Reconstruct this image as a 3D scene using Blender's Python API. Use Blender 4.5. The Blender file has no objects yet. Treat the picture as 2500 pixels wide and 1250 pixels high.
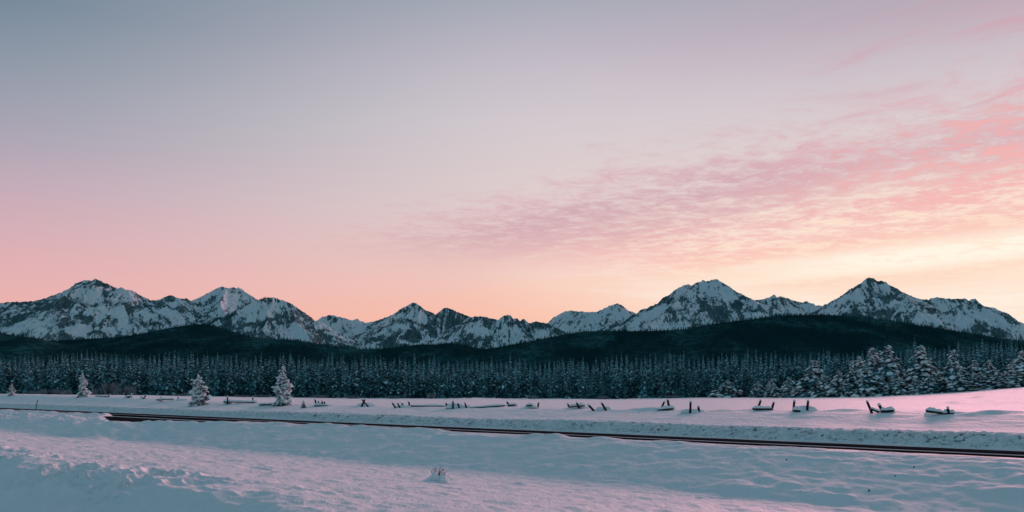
import bpy, math, random
import numpy as np

random.seed(7)
RNG = np.random.default_rng(7)
SC = bpy.context.scene
COL = SC.collection

F = 2165.0          # focal length in photo pixels (2500 wide)
HY = 955.0          # horizon row
CZ = 3.0            # camera height above the road

# ------------------------------------------------------------------ camera
cam_data = bpy.data.cameras.new('camera')
cam = bpy.data.objects.new('camera', cam_data)
COL.objects.link(cam)
cam.location = (0, 0, CZ)
cam.rotation_euler = (math.radians(90), 0, 0)
cam_data.sensor_fit = 'HORIZONTAL'
cam_data.sensor_width = 36.0
cam_data.lens = 36.0 * F / 2500.0
cam_data.shift_y = (HY - 625.0) / 2500.0
cam_data.clip_start = 0.1
cam_data.clip_end = 60000
SC.camera = cam

# ------------------------------------------------------------------ view
SC.view_settings.view_transform = 'Standard'
SC.view_settings.look = 'None'
SC.view_settings.gamma = 1.0
SC.view_settings.use_curve_mapping = False
SC.view_settings.exposure = 1.0
SC.render.engine = 'CYCLES'
SC.cycles.use_denoising = True
SC.cycles.max_bounces = 5
SC.cycles.diffuse_bounces = 3

SUN_AZ, SUN_EL = 29.0, 9.0      # behind the range, right of frame centre


def lin(c):
    return [((v / 255 + 0.055) / 1.055) ** 2.4 if v / 255 > 0.04045 else v / 255 / 12.92 for v in c]


# ------------------------------------------------------------------ sky
world = bpy.data.worlds.new('World')
SC.world = world
world.use_nodes = True
nt = world.node_tree
nt.nodes.clear()


def setin(nt, sock, v):
    if isinstance(v, bpy.types.NodeSocket):
        nt.links.new(v, sock)
    elif v is not None:
        sock.default_value = v


def mth(nt, op, a, b=None, c=None, clamp=False):
    n = nt.nodes.new('ShaderNodeMath')
    n.operation = op
    n.use_clamp = clamp
    setin(nt, n.inputs[0], a)
    setin(nt, n.inputs[1], b)
    setin(nt, n.inputs[2], c)
    return n.outputs[0]


def mrange(nt, v, a, b, c=0.0, d=1.0, smooth=True):
    n = nt.nodes.new('ShaderNodeMapRange')
    n.interpolation_type = 'SMOOTHSTEP' if smooth else 'LINEAR'
    setin(nt, n.inputs['Value'], v)
    n.inputs['From Min'].default_value = a
    n.inputs['From Max'].default_value = b
    n.inputs['To Min'].default_value = c
    n.inputs['To Max'].default_value = d
    return n.outputs[0]


def mixc(nt, f, a, b):
    n = nt.nodes.new('ShaderNodeMix')
    n.data_type = 'RGBA'
    setin(nt, n.inputs[0], f)
    setin(nt, n.inputs[6], a)
    setin(nt, n.inputs[7], b)
    return n.outputs[2]


def ramp(nt, v, stops, interp='LINEAR'):
    n = nt.nodes.new('ShaderNodeValToRGB')
    cr = n.color_ramp
    cr.interpolation = interp
    while len(cr.elements) < len(stops):
        cr.elements.new(0.5)
    for e, (p, c) in zip(cr.elements, stops):
        e.position = p
        e.color = (*c, 1)
    setin(nt, n.inputs[0], v)
    return n.outputs[0]


def comb(nt, x, y, z):
    n = nt.nodes.new('ShaderNodeCombineXYZ')
    for i, v in enumerate((x, y, z)):
        setin(nt, n.inputs[i], v)
    return n.outputs[0]


def noise(nt, vec, scale, detail=4, rough=0.55, dist=0.0, dim='3D', lac=2.0):
    n = nt.nodes.new('ShaderNodeTexNoise')
    n.noise_dimensions = dim
    if vec is not None:
        setin(nt, n.inputs['Vector'], vec)
    n.inputs['Scale'].default_value = scale
    n.inputs['Detail'].default_value = detail
    n.inputs['Roughness'].default_value = rough
    n.inputs['Lacunarity'].default_value = lac
    n.inputs['Distortion'].default_value = dist
    return n.outputs[0]


tc = nt.nodes.new('ShaderNodeTexCoord')
sep = nt.nodes.new('ShaderNodeSeparateXYZ')
nt.links.new(tc.outputs['Generated'], sep.inputs[0])
dx_, dy_, dz_ = sep.outputs
az = mth(nt, 'MULTIPLY', mth(nt, 'ARCTAN2', dx_, dy_), 180 / math.pi)
hor = mth(nt, 'SQRT', mth(nt, 'ADD', mth(nt, 'MULTIPLY', dx_, dx_), mth(nt, 'MULTIPLY', dy_, dy_)))
tanel = mth(nt, 'DIVIDE', dz_, mth(nt, 'MAXIMUM', hor, 0.02))
vv = mth(nt, 'DIVIDE', tanel, 1.2, clamp=True)


def skyramp(stops):
    return ramp(nt, vv, [(min(1, p / 1.2), lin(c)) for p, c in stops])


SKY_L = [(0.0, (240, 176, 164)), (.06, (238, 178, 172)), (.09, (233, 177, 175)), (.13, (222, 174, 180)), (.165, (209, 172, 182)),
         (.205, (192, 168, 183)), (.245, (170, 162, 178)), (.285, (152, 156, 172)), (.335, (130, 145, 161)), (.385, (108, 132, 150)), (.6, (84, 118, 136)), (1.2, (86, 120, 138))]
SKY_C = [(0.0, (250, 178, 150)), (.08, (249, 190, 168)), (.118, (243, 198, 186)), (.164, (233, 203, 197)), (.21, (225, 206, 205)),
         (.303, (212, 203, 208)), (.36, (200, 192, 202)), (.40, (186, 182, 194)), (.445, (166, 171, 184)), (.65, (118, 142, 160)), (1.2, (86, 120, 138))]
SKY_R = [(0.0, (255, 222, 196)), (.06, (255, 231, 214)), (.10, (255, 236, 222)), (.142, (255, 243, 226)), (.18, (250, 231, 217)), (.22, (237, 217, 211)),
         (.27, (223, 209, 210)), (.33, (207, 195, 203)), (.39, (187, 172, 185)), (.6, (132, 146, 164)), (1.2, (88, 122, 140))]
SKY_B = [(0.0, (98, 132, 148)), (.12, (107, 143, 159)), (.3, (116, 152, 167)), (.6, (110, 148, 164)), (1.2, (86, 120, 138))]
cL, cC, cR, cB = skyramp(SKY_L), skyramp(SKY_C), skyramp(SKY_R), skyramp(SKY_B)
sky = mixc(nt, mrange(nt, az, -38, 6), cL, cC)
sky = mixc(nt, mrange(nt, az, -6, 32), sky, cR)
sky = mixc(nt, mrange(nt, mth(nt, 'ABSOLUTE', mth(nt, 'SUBTRACT', mth(nt, 'ABSOLUTE', mth(nt, 'SUBTRACT', az, 10.0)), 0.0)), 45, 120), sky, cB)

# clouds: a thin sheet seen in perspective, streaks run away towards the left horizon
zc = mth(nt, 'MAXIMUM', dz_, 0.03)
px_ = mth(nt, 'DIVIDE', dx_, zc)
py_ = mth(nt, 'DIVIDE', dy_, zc)
ca, sa = math.cos(math.radians(-42)), math.sin(math.radians(-42))
al = mth(nt, 'ADD', mth(nt, 'MULTIPLY', px_, sa), mth(nt, 'MULTIPLY', py_, ca))
cr_ = mth(nt, 'SUBTRACT', mth(nt, 'MULTIPLY', px_, ca), mth(nt, 'MULTIPLY', py_, sa))
wob = mth(nt, 'MULTIPLY', mth(nt, 'SUBTRACT', noise(nt, comb(nt, al, cr_, 3.0), 0.55, 3), 0.5), 1.1)
crw = mth(nt, 'ADD', cr_, wob)
n_big = noise(nt, comb(nt, mth(nt, 'MULTIPLY', al, 0.35), crw, 0.0), 1.5, 5, 0.6)
n_str = noise(nt, comb(nt, mth(nt, 'MULTIPLY', al, 0.42), mth(nt, 'MULTIPLY', crw, 2.2), 7.0), 2.0, 5, 0.6, 0.4)
n_pat = noise(nt, comb(nt, mth(nt, 'MULTIPLY', al, 1.5), mth(nt, 'MULTIPLY', cr_, 1.35), 4.0), 4.4, 7, 0.72, 0.3)
n_hor = noise(nt, comb(nt, mth(nt, 'MULTIPLY', az, 0.05), mth(nt, 'MULTIPLY', tanel, 26.0), 1.0), 1.3, 5, 0.6, 0.5)
# main bank
m_main = mth(nt, 'MULTIPLY', mrange(nt, mth(nt, 'ADD', cr_, mth(nt, 'MULTIPLY', mth(nt, 'SUBTRACT', n_pat, 0.5), 2.6)), 2.7, 3.9), mrange(nt, cr_, 6.0, 10.0, 1, 0))
m_main = mth(nt, 'MULTIPLY', m_main, mrange(nt, al, 3.7, 6.2, 1, 0))
d_main = mth(nt, 'ADD', mth(nt, 'MULTIPLY', n_str, 0.16), mth(nt, 'ADD', mth(nt, 'MULTIPLY', n_pat, 0.66), mth(nt, 'MULTIPLY', n_big, 0.34)))
f_main = mth(nt, 'MULTIPLY', m_main, mrange(nt, d_main, 0.36, 0.66))
# thin streaks above
m_str = mth(nt, 'MULTIPLY', mth(nt, 'MULTIPLY', mrange(nt, cr_, 1.9, 2.6), mrange(nt, az, 7, 20)), mrange(nt, al, 1.2, 3.4, 1, 0))
f_str = mth(nt, 'MULTIPLY', mth(nt, 'MULTIPLY', m_str, mrange(nt, n_str, 0.48, 0.70)), 1.0)
f_cl = mth(nt, 'MAXIMUM', f_main, f_str)
ccol = ramp(nt, mrange(nt, cr_, 2.0, 10.0, smooth=False), [
    (0.0, lin((196, 160, 176))), (.13, lin((216, 168, 180))), (.2, lin((205, 160, 173))), (.27, lin((216, 164, 174))), (.36, lin((240, 178, 176))),
    (.46, lin((250, 192, 180))), (.6, lin((252, 206, 182))), (1.0, lin((255, 214, 180)))])
rose = mth(nt, 'MULTIPLY', mrange(nt, az, 12, 28), mrange(nt, mth(nt, 'ABSOLUTE', mth(nt, 'SUBTRACT', cr_, 4.1)), 0.4, 1.3, 1, 0))
ccol = mixc(nt, mth(nt, 'MULTIPLY', rose, mrange(nt, n_pat, 0.4, 0.65)), ccol, (*lin((250, 168, 166)), 1))
# warm haze under the bank towards the sun
sundist = mth(nt, 'ADD', mth(nt, 'POWER', mth(nt, 'DIVIDE', mth(nt, 'SUBTRACT', az, 30.0), 22.0), 2.0),
              mth(nt, 'POWER', mth(nt, 'DIVIDE', mth(nt, 'SUBTRACT', tanel, 0.13), 0.075), 2.0))
glow = mth(nt, 'MULTIPLY', mrange(nt, sundist, 0.0, 2.4, 1, 0), 0.8)
sky = mixc(nt, glow, sky, (*lin((255, 241, 226)), 1))
peach = mth(nt, 'MULTIPLY', mrange(nt, cr_, 4.6, 6.2), mth(nt, 'MULTIPLY', mrange(nt, az, -12, 4), mrange(nt, n_hor, 0.40, 0.68)))
sky = mixc(nt, mth(nt, 'MULTIPLY', peach, 0.38), sky, (*lin((252, 198, 172)), 1))
crm = mth(nt, 'MULTIPLY', mrange(nt, cr_, 4.4, 6.0), mth(nt, 'MULTIPLY', mrange(nt, az, -2, 14), mrange(nt, n_hor, 0.60, 0.34)))
sky = mixc(nt, mth(nt, 'MULTIPLY', crm, 0.55), sky, (*lin((255, 238, 220)), 1))
strip = mth(nt, 'MULTIPLY', mth(nt, 'MULTIPLY', mrange(nt, mth(nt, 'ABSOLUTE', mth(nt, 'SUBTRACT', mth(nt, 'ADD', cr_, mth(nt, 'MULTIPLY', mth(nt, 'SUBTRACT', n_pat, 0.5), 1.2)), 6.7)), 0.2, 1.0, 1, 0), mrange(nt, az, 8, 24)), 0.85)
sky = mixc(nt, mth(nt, 'MULTIPLY', f_cl, 0.78), sky, ccol)
sky = mixc(nt, strip, sky, (*lin((255, 251, 234)), 1))
lit = mth(nt, 'MULTIPLY', mth(nt, 'MULTIPLY', mrange(nt, cr_, 3.9, 5.2), mrange(nt, az, 2, 18)), mrange(nt, n_pat, 0.54, 0.40))
sky = mixc(nt, mth(nt, 'MULTIPLY', lit, 0.6), sky, (*lin((255, 228, 204)), 1))
bg = nt.nodes.new('ShaderNodeBackground')
nt.links.new(sky, bg.inputs['Color'])
bg.inputs['Strength'].default_value = 0.5
out = nt.nodes.new('ShaderNodeOutputWorld')
nt.links.new(bg.outputs[0], out.inputs['Surface'])

# ------------------------------------------------------------------ sun: last rosy light grazing over the range
sd = bpy.data.lights.new('sun', 'SUN')
sd.energy = 2.0
sd.color = (1.0, 0.40, 0.47)
sd.angle = math.radians(20)
sun = bpy.data.objects.new('sun', sd)
COL.objects.link(sun)
sun.rotation_euler = (math.radians(90 - SUN_EL), 0, math.radians(180 - SUN_AZ))

# ================================================================== helpers


def tag(o, label=None, cat=None, group=None, kind=None):
    if label:
        o['label'] = label
    if cat:
        o['category'] = cat
    if group:
        o['group'] = group
    if kind:
        o['kind'] = kind
    return o


def empty(name, loc=(0, 0, 0), **kw):
    o = bpy.data.objects.new(name, None)
    COL.objects.link(o)
    o.location = loc
    o.empty_display_size = 0.2
    return tag(o, **kw)


def mesh_np(name, V, Fs, mats, smooth=False, mi=None):
    """V (n,3); Fs (m,k) with constant k."""
    me = bpy.data.meshes.new(name)
    V = np.ascontiguousarray(V, dtype=np.float32)
    Fs = np.ascontiguousarray(Fs, dtype=np.int32)
    m, k = Fs.shape
    me.vertices.add(len(V))
    me.vertices.foreach_set('co', V.ravel())
    me.loops.add(m * k)
    me.loops.foreach_set('vertex_index', Fs.ravel())
    me.polygons.add(m)
    me.polygons.foreach_set('loop_start', np.arange(0, m * k, k, dtype=np.int32))
    if smooth:
        me.polygons.foreach_set('use_smooth', np.ones(m, dtype=bool))
    for mt in mats:
        me.materials.append(mt)
    if mi is not None:
        me.polygons.foreach_set('material_index', np.ascontiguousarray(mi, dtype=np.int32))
    me.update(calc_edges=True)
    return me


def link(name, me, parent=None, loc=None, **kw):
    o = bpy.data.objects.new(name, me)
    COL.objects.link(o)
    if parent is not None:
        o.parent = parent
    if loc is not None:
        o.location = loc
    return tag(o, **kw)


def _h(ix, iy, seed):
    h = (ix.astype(np.int64) * 374761393 + iy.astype(np.int64) * 668265263 + seed * 974634777) & 0xFFFFFFFF
    h = ((h ^ (h >> 13)) * 1274126177) & 0xFFFFFFFF
    h = (h ^ (h >> 16)) & 0xFFFFFF
    return h / 8388607.5 - 1.0


def vn(x, y, seed=0):
    x = np.asarray(x, dtype=float)
    y = np.asarray(y, dtype=float)
    ix, iy = np.floor(x), np.floor(y)
    fx, fy = x - ix, y - iy
    u = fx * fx * fx * (fx * (fx * 6 - 15) + 10)
    v = fy * fy * fy * (fy * (fy * 6 - 15) + 10)
    a, b = _h(ix, iy, seed), _h(ix + 1, iy, seed)
    c, d = _h(ix, iy + 1, seed), _h(ix + 1, iy + 1, seed)
    return (a + (b - a) * u) * (1 - v) + (c + (d - c) * u) * v


def fbm(x, y, seed=0, octv=4, gain=0.5):
    s = 0
    a = 1.0
    t = 0
    for i in range(octv):
        s = s + a * vn(x * 2.03 ** i + 17.3 * i, y * 2.03 ** i - 9.1 * i, seed + i)
        t += a
        a *= gain
    return s / t


def ridged(x, y, seed=0, octv=4, gain=0.5):
    s = 0
    a = 1.0
    t = 0
    for i in range(octv):
        s = s + a * (1 - np.abs(vn(x * 2.07 ** i + 5.3 * i, y * 2.07 ** i + 3.7 * i, seed + i)))
        t += a
        a *= gain
    return s / t


def sst(a, b, x):
    t = np.clip((x - a) / (b - a), 0, 1)
    return t * t * (3 - 2 * t)


# ================================================================== materials
def newmat(name):
    m = bpy.data.materials.new(name)
    m.use_nodes = True
    t = m.node_tree
    return m, t, t.nodes['Principled BSDF']


def objco(t):
    return t.nodes.new('ShaderNodeTexCoord').outputs['Object']


def bump(t, bs, h, strength, dist):
    b = t.nodes.new('ShaderNodeBump')
    b.inputs['Strength'].default_value = strength
    b.inputs['Distance'].default_value = dist
    t.links.new(h, b.inputs['Height'])
    t.links.new(b.outputs[0], bs.inputs['Normal'])


def attr(t, name):
    n = t.nodes.new('ShaderNodeAttribute')
    n.attribute_name = name
    return n.outputs['Fac']


def snow_mat(name, ground=False):
    m, t, bs = newmat(name)
    co = objco(t)
    n1 = noise(t, co, 0.9 if ground else 4.0, 5, 0.6)
    colr = mixc(t, n1, (0.80, 0.83, 0.86, 1), (0.86, 0.87, 0.88, 1))
    if ground:
        d = attr(t, 'dirt')
        nd = noise(t, co, 2.6, 5, 0.68)
        nd2 = noise(t, co, 1.1, 3, 0.6)
        f = mth(t, 'MULTIPLY', d, mth(t, 'MULTIPLY', mrange(t, nd, 0.5, 0.62), mrange(t, nd2, 0.38, 0.6)))
        colr = mixc(t, mth(t, 'MULTIPLY', d, mth(t, 'MULTIPLY', mrange(t, noise(t, co, 1.6, 4, 0.65), 0.3, 0.7), 0.55)), colr, (0.42, 0.46, 0.47, 1))
        colr = mixc(t, mth(t, 'MULTIPLY', f, 0.95), colr, (0.08, 0.10, 0.10, 1))
        mp = t.nodes.new('ShaderNodeMapping')
        mp.inputs['Rotation'].default_value = (0, 0, math.radians(-45))
        mp.inputs['Scale'].default_value = (1.0, 0.35, 1.0)
        t.links.new(co, mp.inputs['Vector'])
        hb = mth(t, 'ADD', noise(t, mp.outputs[0], 2.2, 6, 0.66), mth(t, 'MULTIPLY', noise(t, co, 9.0, 4, 0.65), 0.22))
        bump(t, bs, hb, 0.7, 0.14)
    else:
        bump(t, bs, noise(t, co, 9.0, 4, 0.6), 0.4, 0.05)
    t.links.new(colr, bs.inputs['Base Color'])
    bs.inputs['Roughness'].default_value = 0.7
    bs.inputs['Specular IOR Level'].default_value = 0.12
    return m


M_GROUND = snow_mat('snow ground', True)
M_SNOW = snow_mat('snow load')


def simple(name, c1, c2, scale=6.0, rough=0.8, bmp=0.0):
    m, t, bs = newmat(name)
    co = objco(t)
    n = noise(t, co, scale, 4, 0.6)
    t.links.new(mixc(t, mrange(t, n, 0.35, 0.65), (*c1, 1), (*c2, 1)), bs.inputs['Base Color'])
    bs.inputs['Roughness'].default_value = rough
    bs.inputs['Specular IOR Level'].default_value = 0.0
    if bmp:
        bump(t, bs, n, 0.6, bmp)
    return m


M_NEEDLE = simple('pine needles', (0.012, 0.062, 0.068), (0.026, 0.092, 0.098), 1.2)
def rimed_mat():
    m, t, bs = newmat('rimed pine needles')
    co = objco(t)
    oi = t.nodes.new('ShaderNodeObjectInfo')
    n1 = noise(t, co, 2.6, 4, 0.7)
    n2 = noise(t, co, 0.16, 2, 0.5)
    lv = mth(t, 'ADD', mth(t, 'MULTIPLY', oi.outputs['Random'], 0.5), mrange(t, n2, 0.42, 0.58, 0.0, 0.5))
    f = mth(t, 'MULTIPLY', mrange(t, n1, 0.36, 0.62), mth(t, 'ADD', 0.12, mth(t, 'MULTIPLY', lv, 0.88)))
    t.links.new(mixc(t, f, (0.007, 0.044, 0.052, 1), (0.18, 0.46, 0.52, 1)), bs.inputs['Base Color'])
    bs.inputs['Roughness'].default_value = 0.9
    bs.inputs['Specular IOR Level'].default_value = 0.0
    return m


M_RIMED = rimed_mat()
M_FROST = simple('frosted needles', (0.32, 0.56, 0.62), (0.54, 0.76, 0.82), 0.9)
M_BARK = simple('pine bark', (0.022, 0.028, 0.028), (0.05, 0.05, 0.048), 12, 0.9, 0.02)
M_WOOD = simple('weathered log', (0.018, 0.022, 0.026), (0.045, 0.045, 0.05), 14, 0.85, 0.01)
M_TWIG = simple('red brown twig', (0.05, 0.028, 0.035), (0.09, 0.05, 0.06), 20, 0.8)
M_RIME = simple('rimed twigs', (0.20, 0.22, 0.25), (0.34, 0.33, 0.36), 1.5)
M_STAKE = simple('stake paint', (0.05, 0.13, 0.15), (0.09, 0.17, 0.18), 10, 0.5)


def far_forest_mat():
    m, t, bs = newmat('far forest')
    co = objco(t)
    mp = t.nodes.new('ShaderNodeMapping')
    mp.inputs['Scale'].default_value = (1.0, 0.5, 1.6)
    t.links.new(co, mp.inputs['Vector'])
    n1 = noise(t, mp.outputs[0], 0.0042, 5, 0.62, 0.3)
    n2 = noise(t, co, 0.035, 3, 0.6)
    f = mth(t, 'MULTIPLY', mrange(t, n1, 0.42, 0.70), mrange(t, n2, 0.3, 0.7))
    t.links.new(mixc(t, f, (0.008, 0.036, 0.041, 1), (0.05, 0.15, 0.16, 1)), bs.inputs['Base Color'])
    bs.inputs['Roughness'].default_value = 0.95
    bs.inputs['Specular IOR Level'].default_value = 0.0
    return m


M_FAR = far_forest_mat()


def mountain_mat():
    m, t, bs = newmat('mountain snow and rock')
    co = objco(t)
    geo = t.nodes.new('ShaderNodeNewGeometry')
    sp = t.nodes.new('ShaderNodeSeparateXYZ')
    t.links.new(geo.outputs['Normal'], sp.inputs[0])
    steep = mth(t, 'SUBTRACT', 1.0, sp.outputs[2])
    mp = t.nodes.new('ShaderNodeMapping')
    mp.inputs['Scale'].default_value = (1.25, 0.22, 0.42)
    t.links.new(co, mp.inputs['Vector'])
    nf = noise(t, mp.outputs[0], 0.034, 5, 0.68, 0.6)
    nm = noise(t, mp.outputs[0], 0.0095, 5, 0.6, 0.4)
    nl = noise(t, co, 0.0020, 4, 0.55)
    rk = attr(t, 'rock')
    ng = noise(t, mp.outputs[0], 0.075, 4, 0.7)
    v = mth(t, 'ADD', mth(t, 'MULTIPLY', nf, 1.3), mth(t, 'ADD', mth(t, 'MULTIPLY', nm, 0.8), mth(t, 'MULTIPLY', ng, 2.0)))
    v = mth(t, 'ADD', v, mth(t, 'MULTIPLY', steep, 0.5))
    v = mth(t, 'ADD', v, mth(t, 'MULTIPLY', rk, 0.85))
    f = mrange(t, v, 2.06, 2.42)
    rock = mixc(t, mrange(t, nf, 0.35, 0.7), (0.035, 0.085, 0.095, 1), (0.13, 0.21, 0.23, 1))
    t.links.new(mixc(t, f, (0.76, 0.81, 0.85, 1), rock), bs.inputs['Base Color'])
    bs.inputs['Roughness'].default_value = 0.85
    bs.inputs['Specular IOR Level'].default_value = 0.05
    bump(t, bs, mth(t, 'ADD', mth(t, 'MULTIPLY', nf, 0.6), nm), 0.9, 30.0)
    return m


M_MTN = mountain_mat()


def road_mat():
    m, t, bs = newmat('wet asphalt with packed snow')
    q = attr(t, 'across')
    co = objco(t)
    w = mth(t, 'MULTIPLY', mth(t, 'SUBTRACT', noise(t, co, 0.35, 4, 0.6), 0.5), 0.5)
    qq = mth(t, 'ADD', q, w)
    cen = mth(t, 'MULTIPLY', mrange(t, mth(t, 'ABSOLUTE', mth(t, 'SUBTRACT', qq, 45.75)), 0.16, 0.34, 1, 0), 0.75)
    far = mrange(t, qq, 48.7, 49.0)
    near = mrange(t, mth(t, 'ABSOLUTE', mth(t, 'SUBTRACT', qq, 47.8)), 0.02, 0.12, 0.12, 0)
    f = mth(t, 'MAXIMUM', mth(t, 'MAXIMUM', cen, far), near)
    asp = mixc(t, noise(t, co, 3.0, 4, 0.6), (0.008, 0.011, 0.013, 1), (0.018, 0.021, 0.024, 1))
    t.links.new(mixc(t, f, asp, (0.62, 0.65, 0.68, 1)), bs.inputs['Base Color'])
    bs.inputs['Roughness'].default_value = 0.95
    bs.inputs['Specular IOR Level'].default_value = 0.0
    return m


M_ROAD = road_mat()

# ================================================================== ground
DXr, DYr = -0.7129, 0.7014      # along the road (away, to the left)
NXr, NYr = 0.7014, 0.7129       # across it (away, to the right)
PQ = np.array([-400, 0, 6.0, 9.4, 11.6, 12.5, 13.3, 32.8, 34.2, 41.0, 42.0, 42.7, 43.3, 43.6, 49.3, 50.4, 51.0, 51.5, 52.3, 54.0, 60.5, 64, 5000])
PZ = np.array([-2.6, -2.6, -2.5, -1.45, -.35, -.04, 0.0, -1.52, -1.5, .0, .12, .10, .0, -.05, -.05, .05, .30, .58, .66, .72, 1.28, 1.35, 1.35])
# crest of the field behind the road and the tree line, by bearing
KX = np.array([-700, 0, 150, 300, 600, 900, 1250, 1480, 1700, 2000, 2150, 2316, 2500, 3200])
KC = np.array([2.5, 2.35, 2.2, 2.05, 1.45, 1.22, 1.37, 1.33, 1.38, 1.48, 1.55, 1.55, 1.62, 1.8])
TX = np.array([-700, 0, 300, 600, 750, 900, 1090, 1170, 1250, 1500, 1700, 2000, 2120, 2250, 2380, 2500, 3200])
TY = np.array([962, 963, 964, 969, 971, 973, 973, 971, 973, 974, 971, 970, 968.5, 963, 955, 945, 915])
TD = np.array([285, 285, 285, 280, 280, 280, 280, 280, 280, 275, 260, 220, 205, 195, 185, 180, 170])
POLY = np.array([(34.0, 88.0), (38.6, 85.5), (42.4, 78.5), (44.2, 78.5), (44.2, 113.0), (41.0, 108.0)])   # (q, s): ploughed turn-off


def poly_sd(q, s):
    inside = np.zeros(np.shape(q), bool)
    dmin = np.full(np.shape(q), 1e9)
    n = len(POLY)
    for i in range(n):
        a, b = POLY[i], POLY[(i + 1) % n]
        e = b - a
        t = np.clip(((q - a[0]) * e[0] + (s - a[1]) * e[1]) / (e @ e), 0, 1)
        dmin = np.minimum(dmin, np.hypot(q - a[0] - t * e[0], s - a[1] - t * e[1]))
        cond = ((a[1] > s) != (b[1] > s)) & (q < (b[0] - a[0]) * (s - a[1]) / (b[1] - a[1] + 1e-12) + a[0])
        inside ^= cond
    return np.where(inside, -dmin, dmin)


BUSH = None
HUMPS = []


def ground_z(X, Y, full=False):
    X = np.asarray(X, float)
    Y = np.asarray(Y, float)
    s = X * DXr + Y * DYr
    q = X * NXr + Y * NYr
    px = 1250 + F * X / np.maximum(Y, 1.0)
    px = np.clip(px, -700, 3200)
    wob = 0.5 * fbm(s / 9, q / 9, 11, 2)
    wq = sst(14, 20, q) * (1 - sst(36, 41, q))
    near = 1 - sst(15, 18, q)
    qn = q + near * (1.2 * fbm(s / 4.0, q / 30, 21, 2) + 0.6 * sst(10.3, 12, q) * fbm(s / 1.3, q / 5, 22, 2)) + wob * wq * 0.8
    wallw = sst(49.6, 50.2, q) * (1 - sst(53, 54.5, q))
    qn = qn + wallw * (0.35 * fbm(s / 2.2, q / 3, 31, 3))
    z = np.interp(qn, PQ, PZ)
    # crest height and far field by bearing
    kc = np.interp(px, KX, KC)
    z = z + (kc - 1.35) * sst(54, 63, q)
    ty = np.interp(px, TX, TY)
    td = np.interp(px, TX, TD)
    zt = CZ - (ty - HY) / F * td
    r = X / np.maximum(Y, 1.0)
    yc = 64 / np.maximum(NXr * r + NYr, 0.08)
    tt = sst(0, 1, (Y - yc) / np.maximum(td - yc, 5))
    z = np.where(q > 63, z + (zt - kc) * tt, z)
    # soft undulation and wind texture
    road = 1 - sst(42.0, 43.2, q) * (1 - sst(49.4, 50.6, q))
    z = z + road * (0.10 * fbm(s / 14, q / 9, 41, 3) * sst(8, 14, q))
    z = z + road * 0.055 * fbm(s / 2.6, q / 1.0, 42, 3) * sst(8, 16, q) * (1 - sst(60, 90, q) * 0.6)
    z = z + 0.035 * fbm(s / .55, q / .38, 43, 3) * sst(13, 16, q) * (1 - sst(41, 43, q))
    z = z + 0.05 * (ridged(s / 2.4 + q / 3, q / .75, 44, 3) - .66) * sst(14, 17, q) * (1 - sst(40, 42, q))
    # lumpy embankment below the road
    w = sst(32, 35, q) * (1 - sst(40.5, 42.3, q))
    lum = np.maximum(0, fbm(s / 1.9, q / 1.5, 51, 2)) ** 1.3
    z = z + w * (0.30 * lum * (0.5 + 0.8 * np.maximum(0, vn(s / 7, q / 5, 52))) + 0.05 * fbm(s / .8, q / .6, 53, 2))
    # wavy lip along the near road edge, fading to a flat shoulder on the right
    lip = np.exp(-((q - 42.2) / 0.75) ** 2) * sst(24, 33, s)
    z = z + lip * (0.06 + 0.26 * np.maximum(-.2, fbm(s / 2.4, q / 40, 61, 3)))
    # crest of the near bank: trampled lumps
    wc = sst(10.6, 12.0, qn) * (1 - sst(13.8, 16.5, q))
    lumps = ridged(s / 1.7, q / 1.3, 71, 3) - 0.62
    tram = sst(-.5, .25, fbm(s / 4.5, q / 6, 75, 2))
    z = z + wc * ((0.2 + .62 * tram) * lumps + 0.07 * tram * fbm(s / .5, q / .45, 72, 2))
    wf = sst(6, 8, q) * (1 - sst(11.0, 12.5, qn))
    z = z + wf * (0.10 * fbm(s / 2.2, q / 1.2, 73, 3) + 0.12 * fbm(s / 3.1, q / 9, 74, 2))
    # small pits and humps on the terrace
    wt = sst(14, 16, q) * (1 - sst(31, 34, q))
    pit = np.maximum(0, fbm(s / 1.3, q / .8, 81, 2) - 0.18)
    z = z + wt * (0.11 * pit)
    # the ploughed wall: clods
    z = z + wallw * (0.24 * (ridged(s / .85, q / .6, 91, 3) - 0.6) + 0.06 * fbm(s / .2, q / .2, 92, 2)) * (1 - 0.6 * sst(52.3, 53.5, q))
    # heap of ploughed snow left of the turn-off
    hp = sst(29, 35, q) * (1 - sst(36.5, 40.5, q)) * sst(87.0, 93.0, s - (q - 34) * 2.6)
    z = z + hp * (0.42 + 0.30 * fbm(s / 1.8, q / 1.6, 95, 3) - np.interp(q, PQ, PZ) * 0.55)
    # the turn-off itself is scraped flat
    sdp = poly_sd(q, s)
    sdp = sdp + 0.45 * fbm(s / 1.6, q / 1.3, 97, 2)
    lipz = 0.07 + 0.16 * fbm(s / 1.2, q / 1.0, 98, 2) - 0.32 * np.maximum(0, sdp - 0.8)
    z = np.where((sdp > 0) & (sdp < 7) & (q < 42.3), np.maximum(z, lipz), z)
    f = sst(0.5, 0.0, sdp)
    z = z * (1 - f) + (-0.06) * f
    # drift built round the foreground shrub
    if BUSH is not None:
        bx, by = BUSH
        u, v = X - bx, Y - by
        z = z + 0.07 * np.exp(-((u / 0.26) ** 2 + (v / 0.4) ** 2))
        tail = np.clip(-u / 2.0, 0, 1)
        z = z + 0.17 * np.exp(-((v + 0.1) / (0.42 + .25 * tail)) ** 2) * np.exp(-np.maximum(-u, 0) / 0.75) * (u < 0.0) * (1 - np.exp(-((u / .3) ** 2)))
        z = z - 0.07 * np.exp(-(((u - .1) / 0.7) ** 2 + ((v + 0.75) / 0.35) ** 2))
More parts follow.
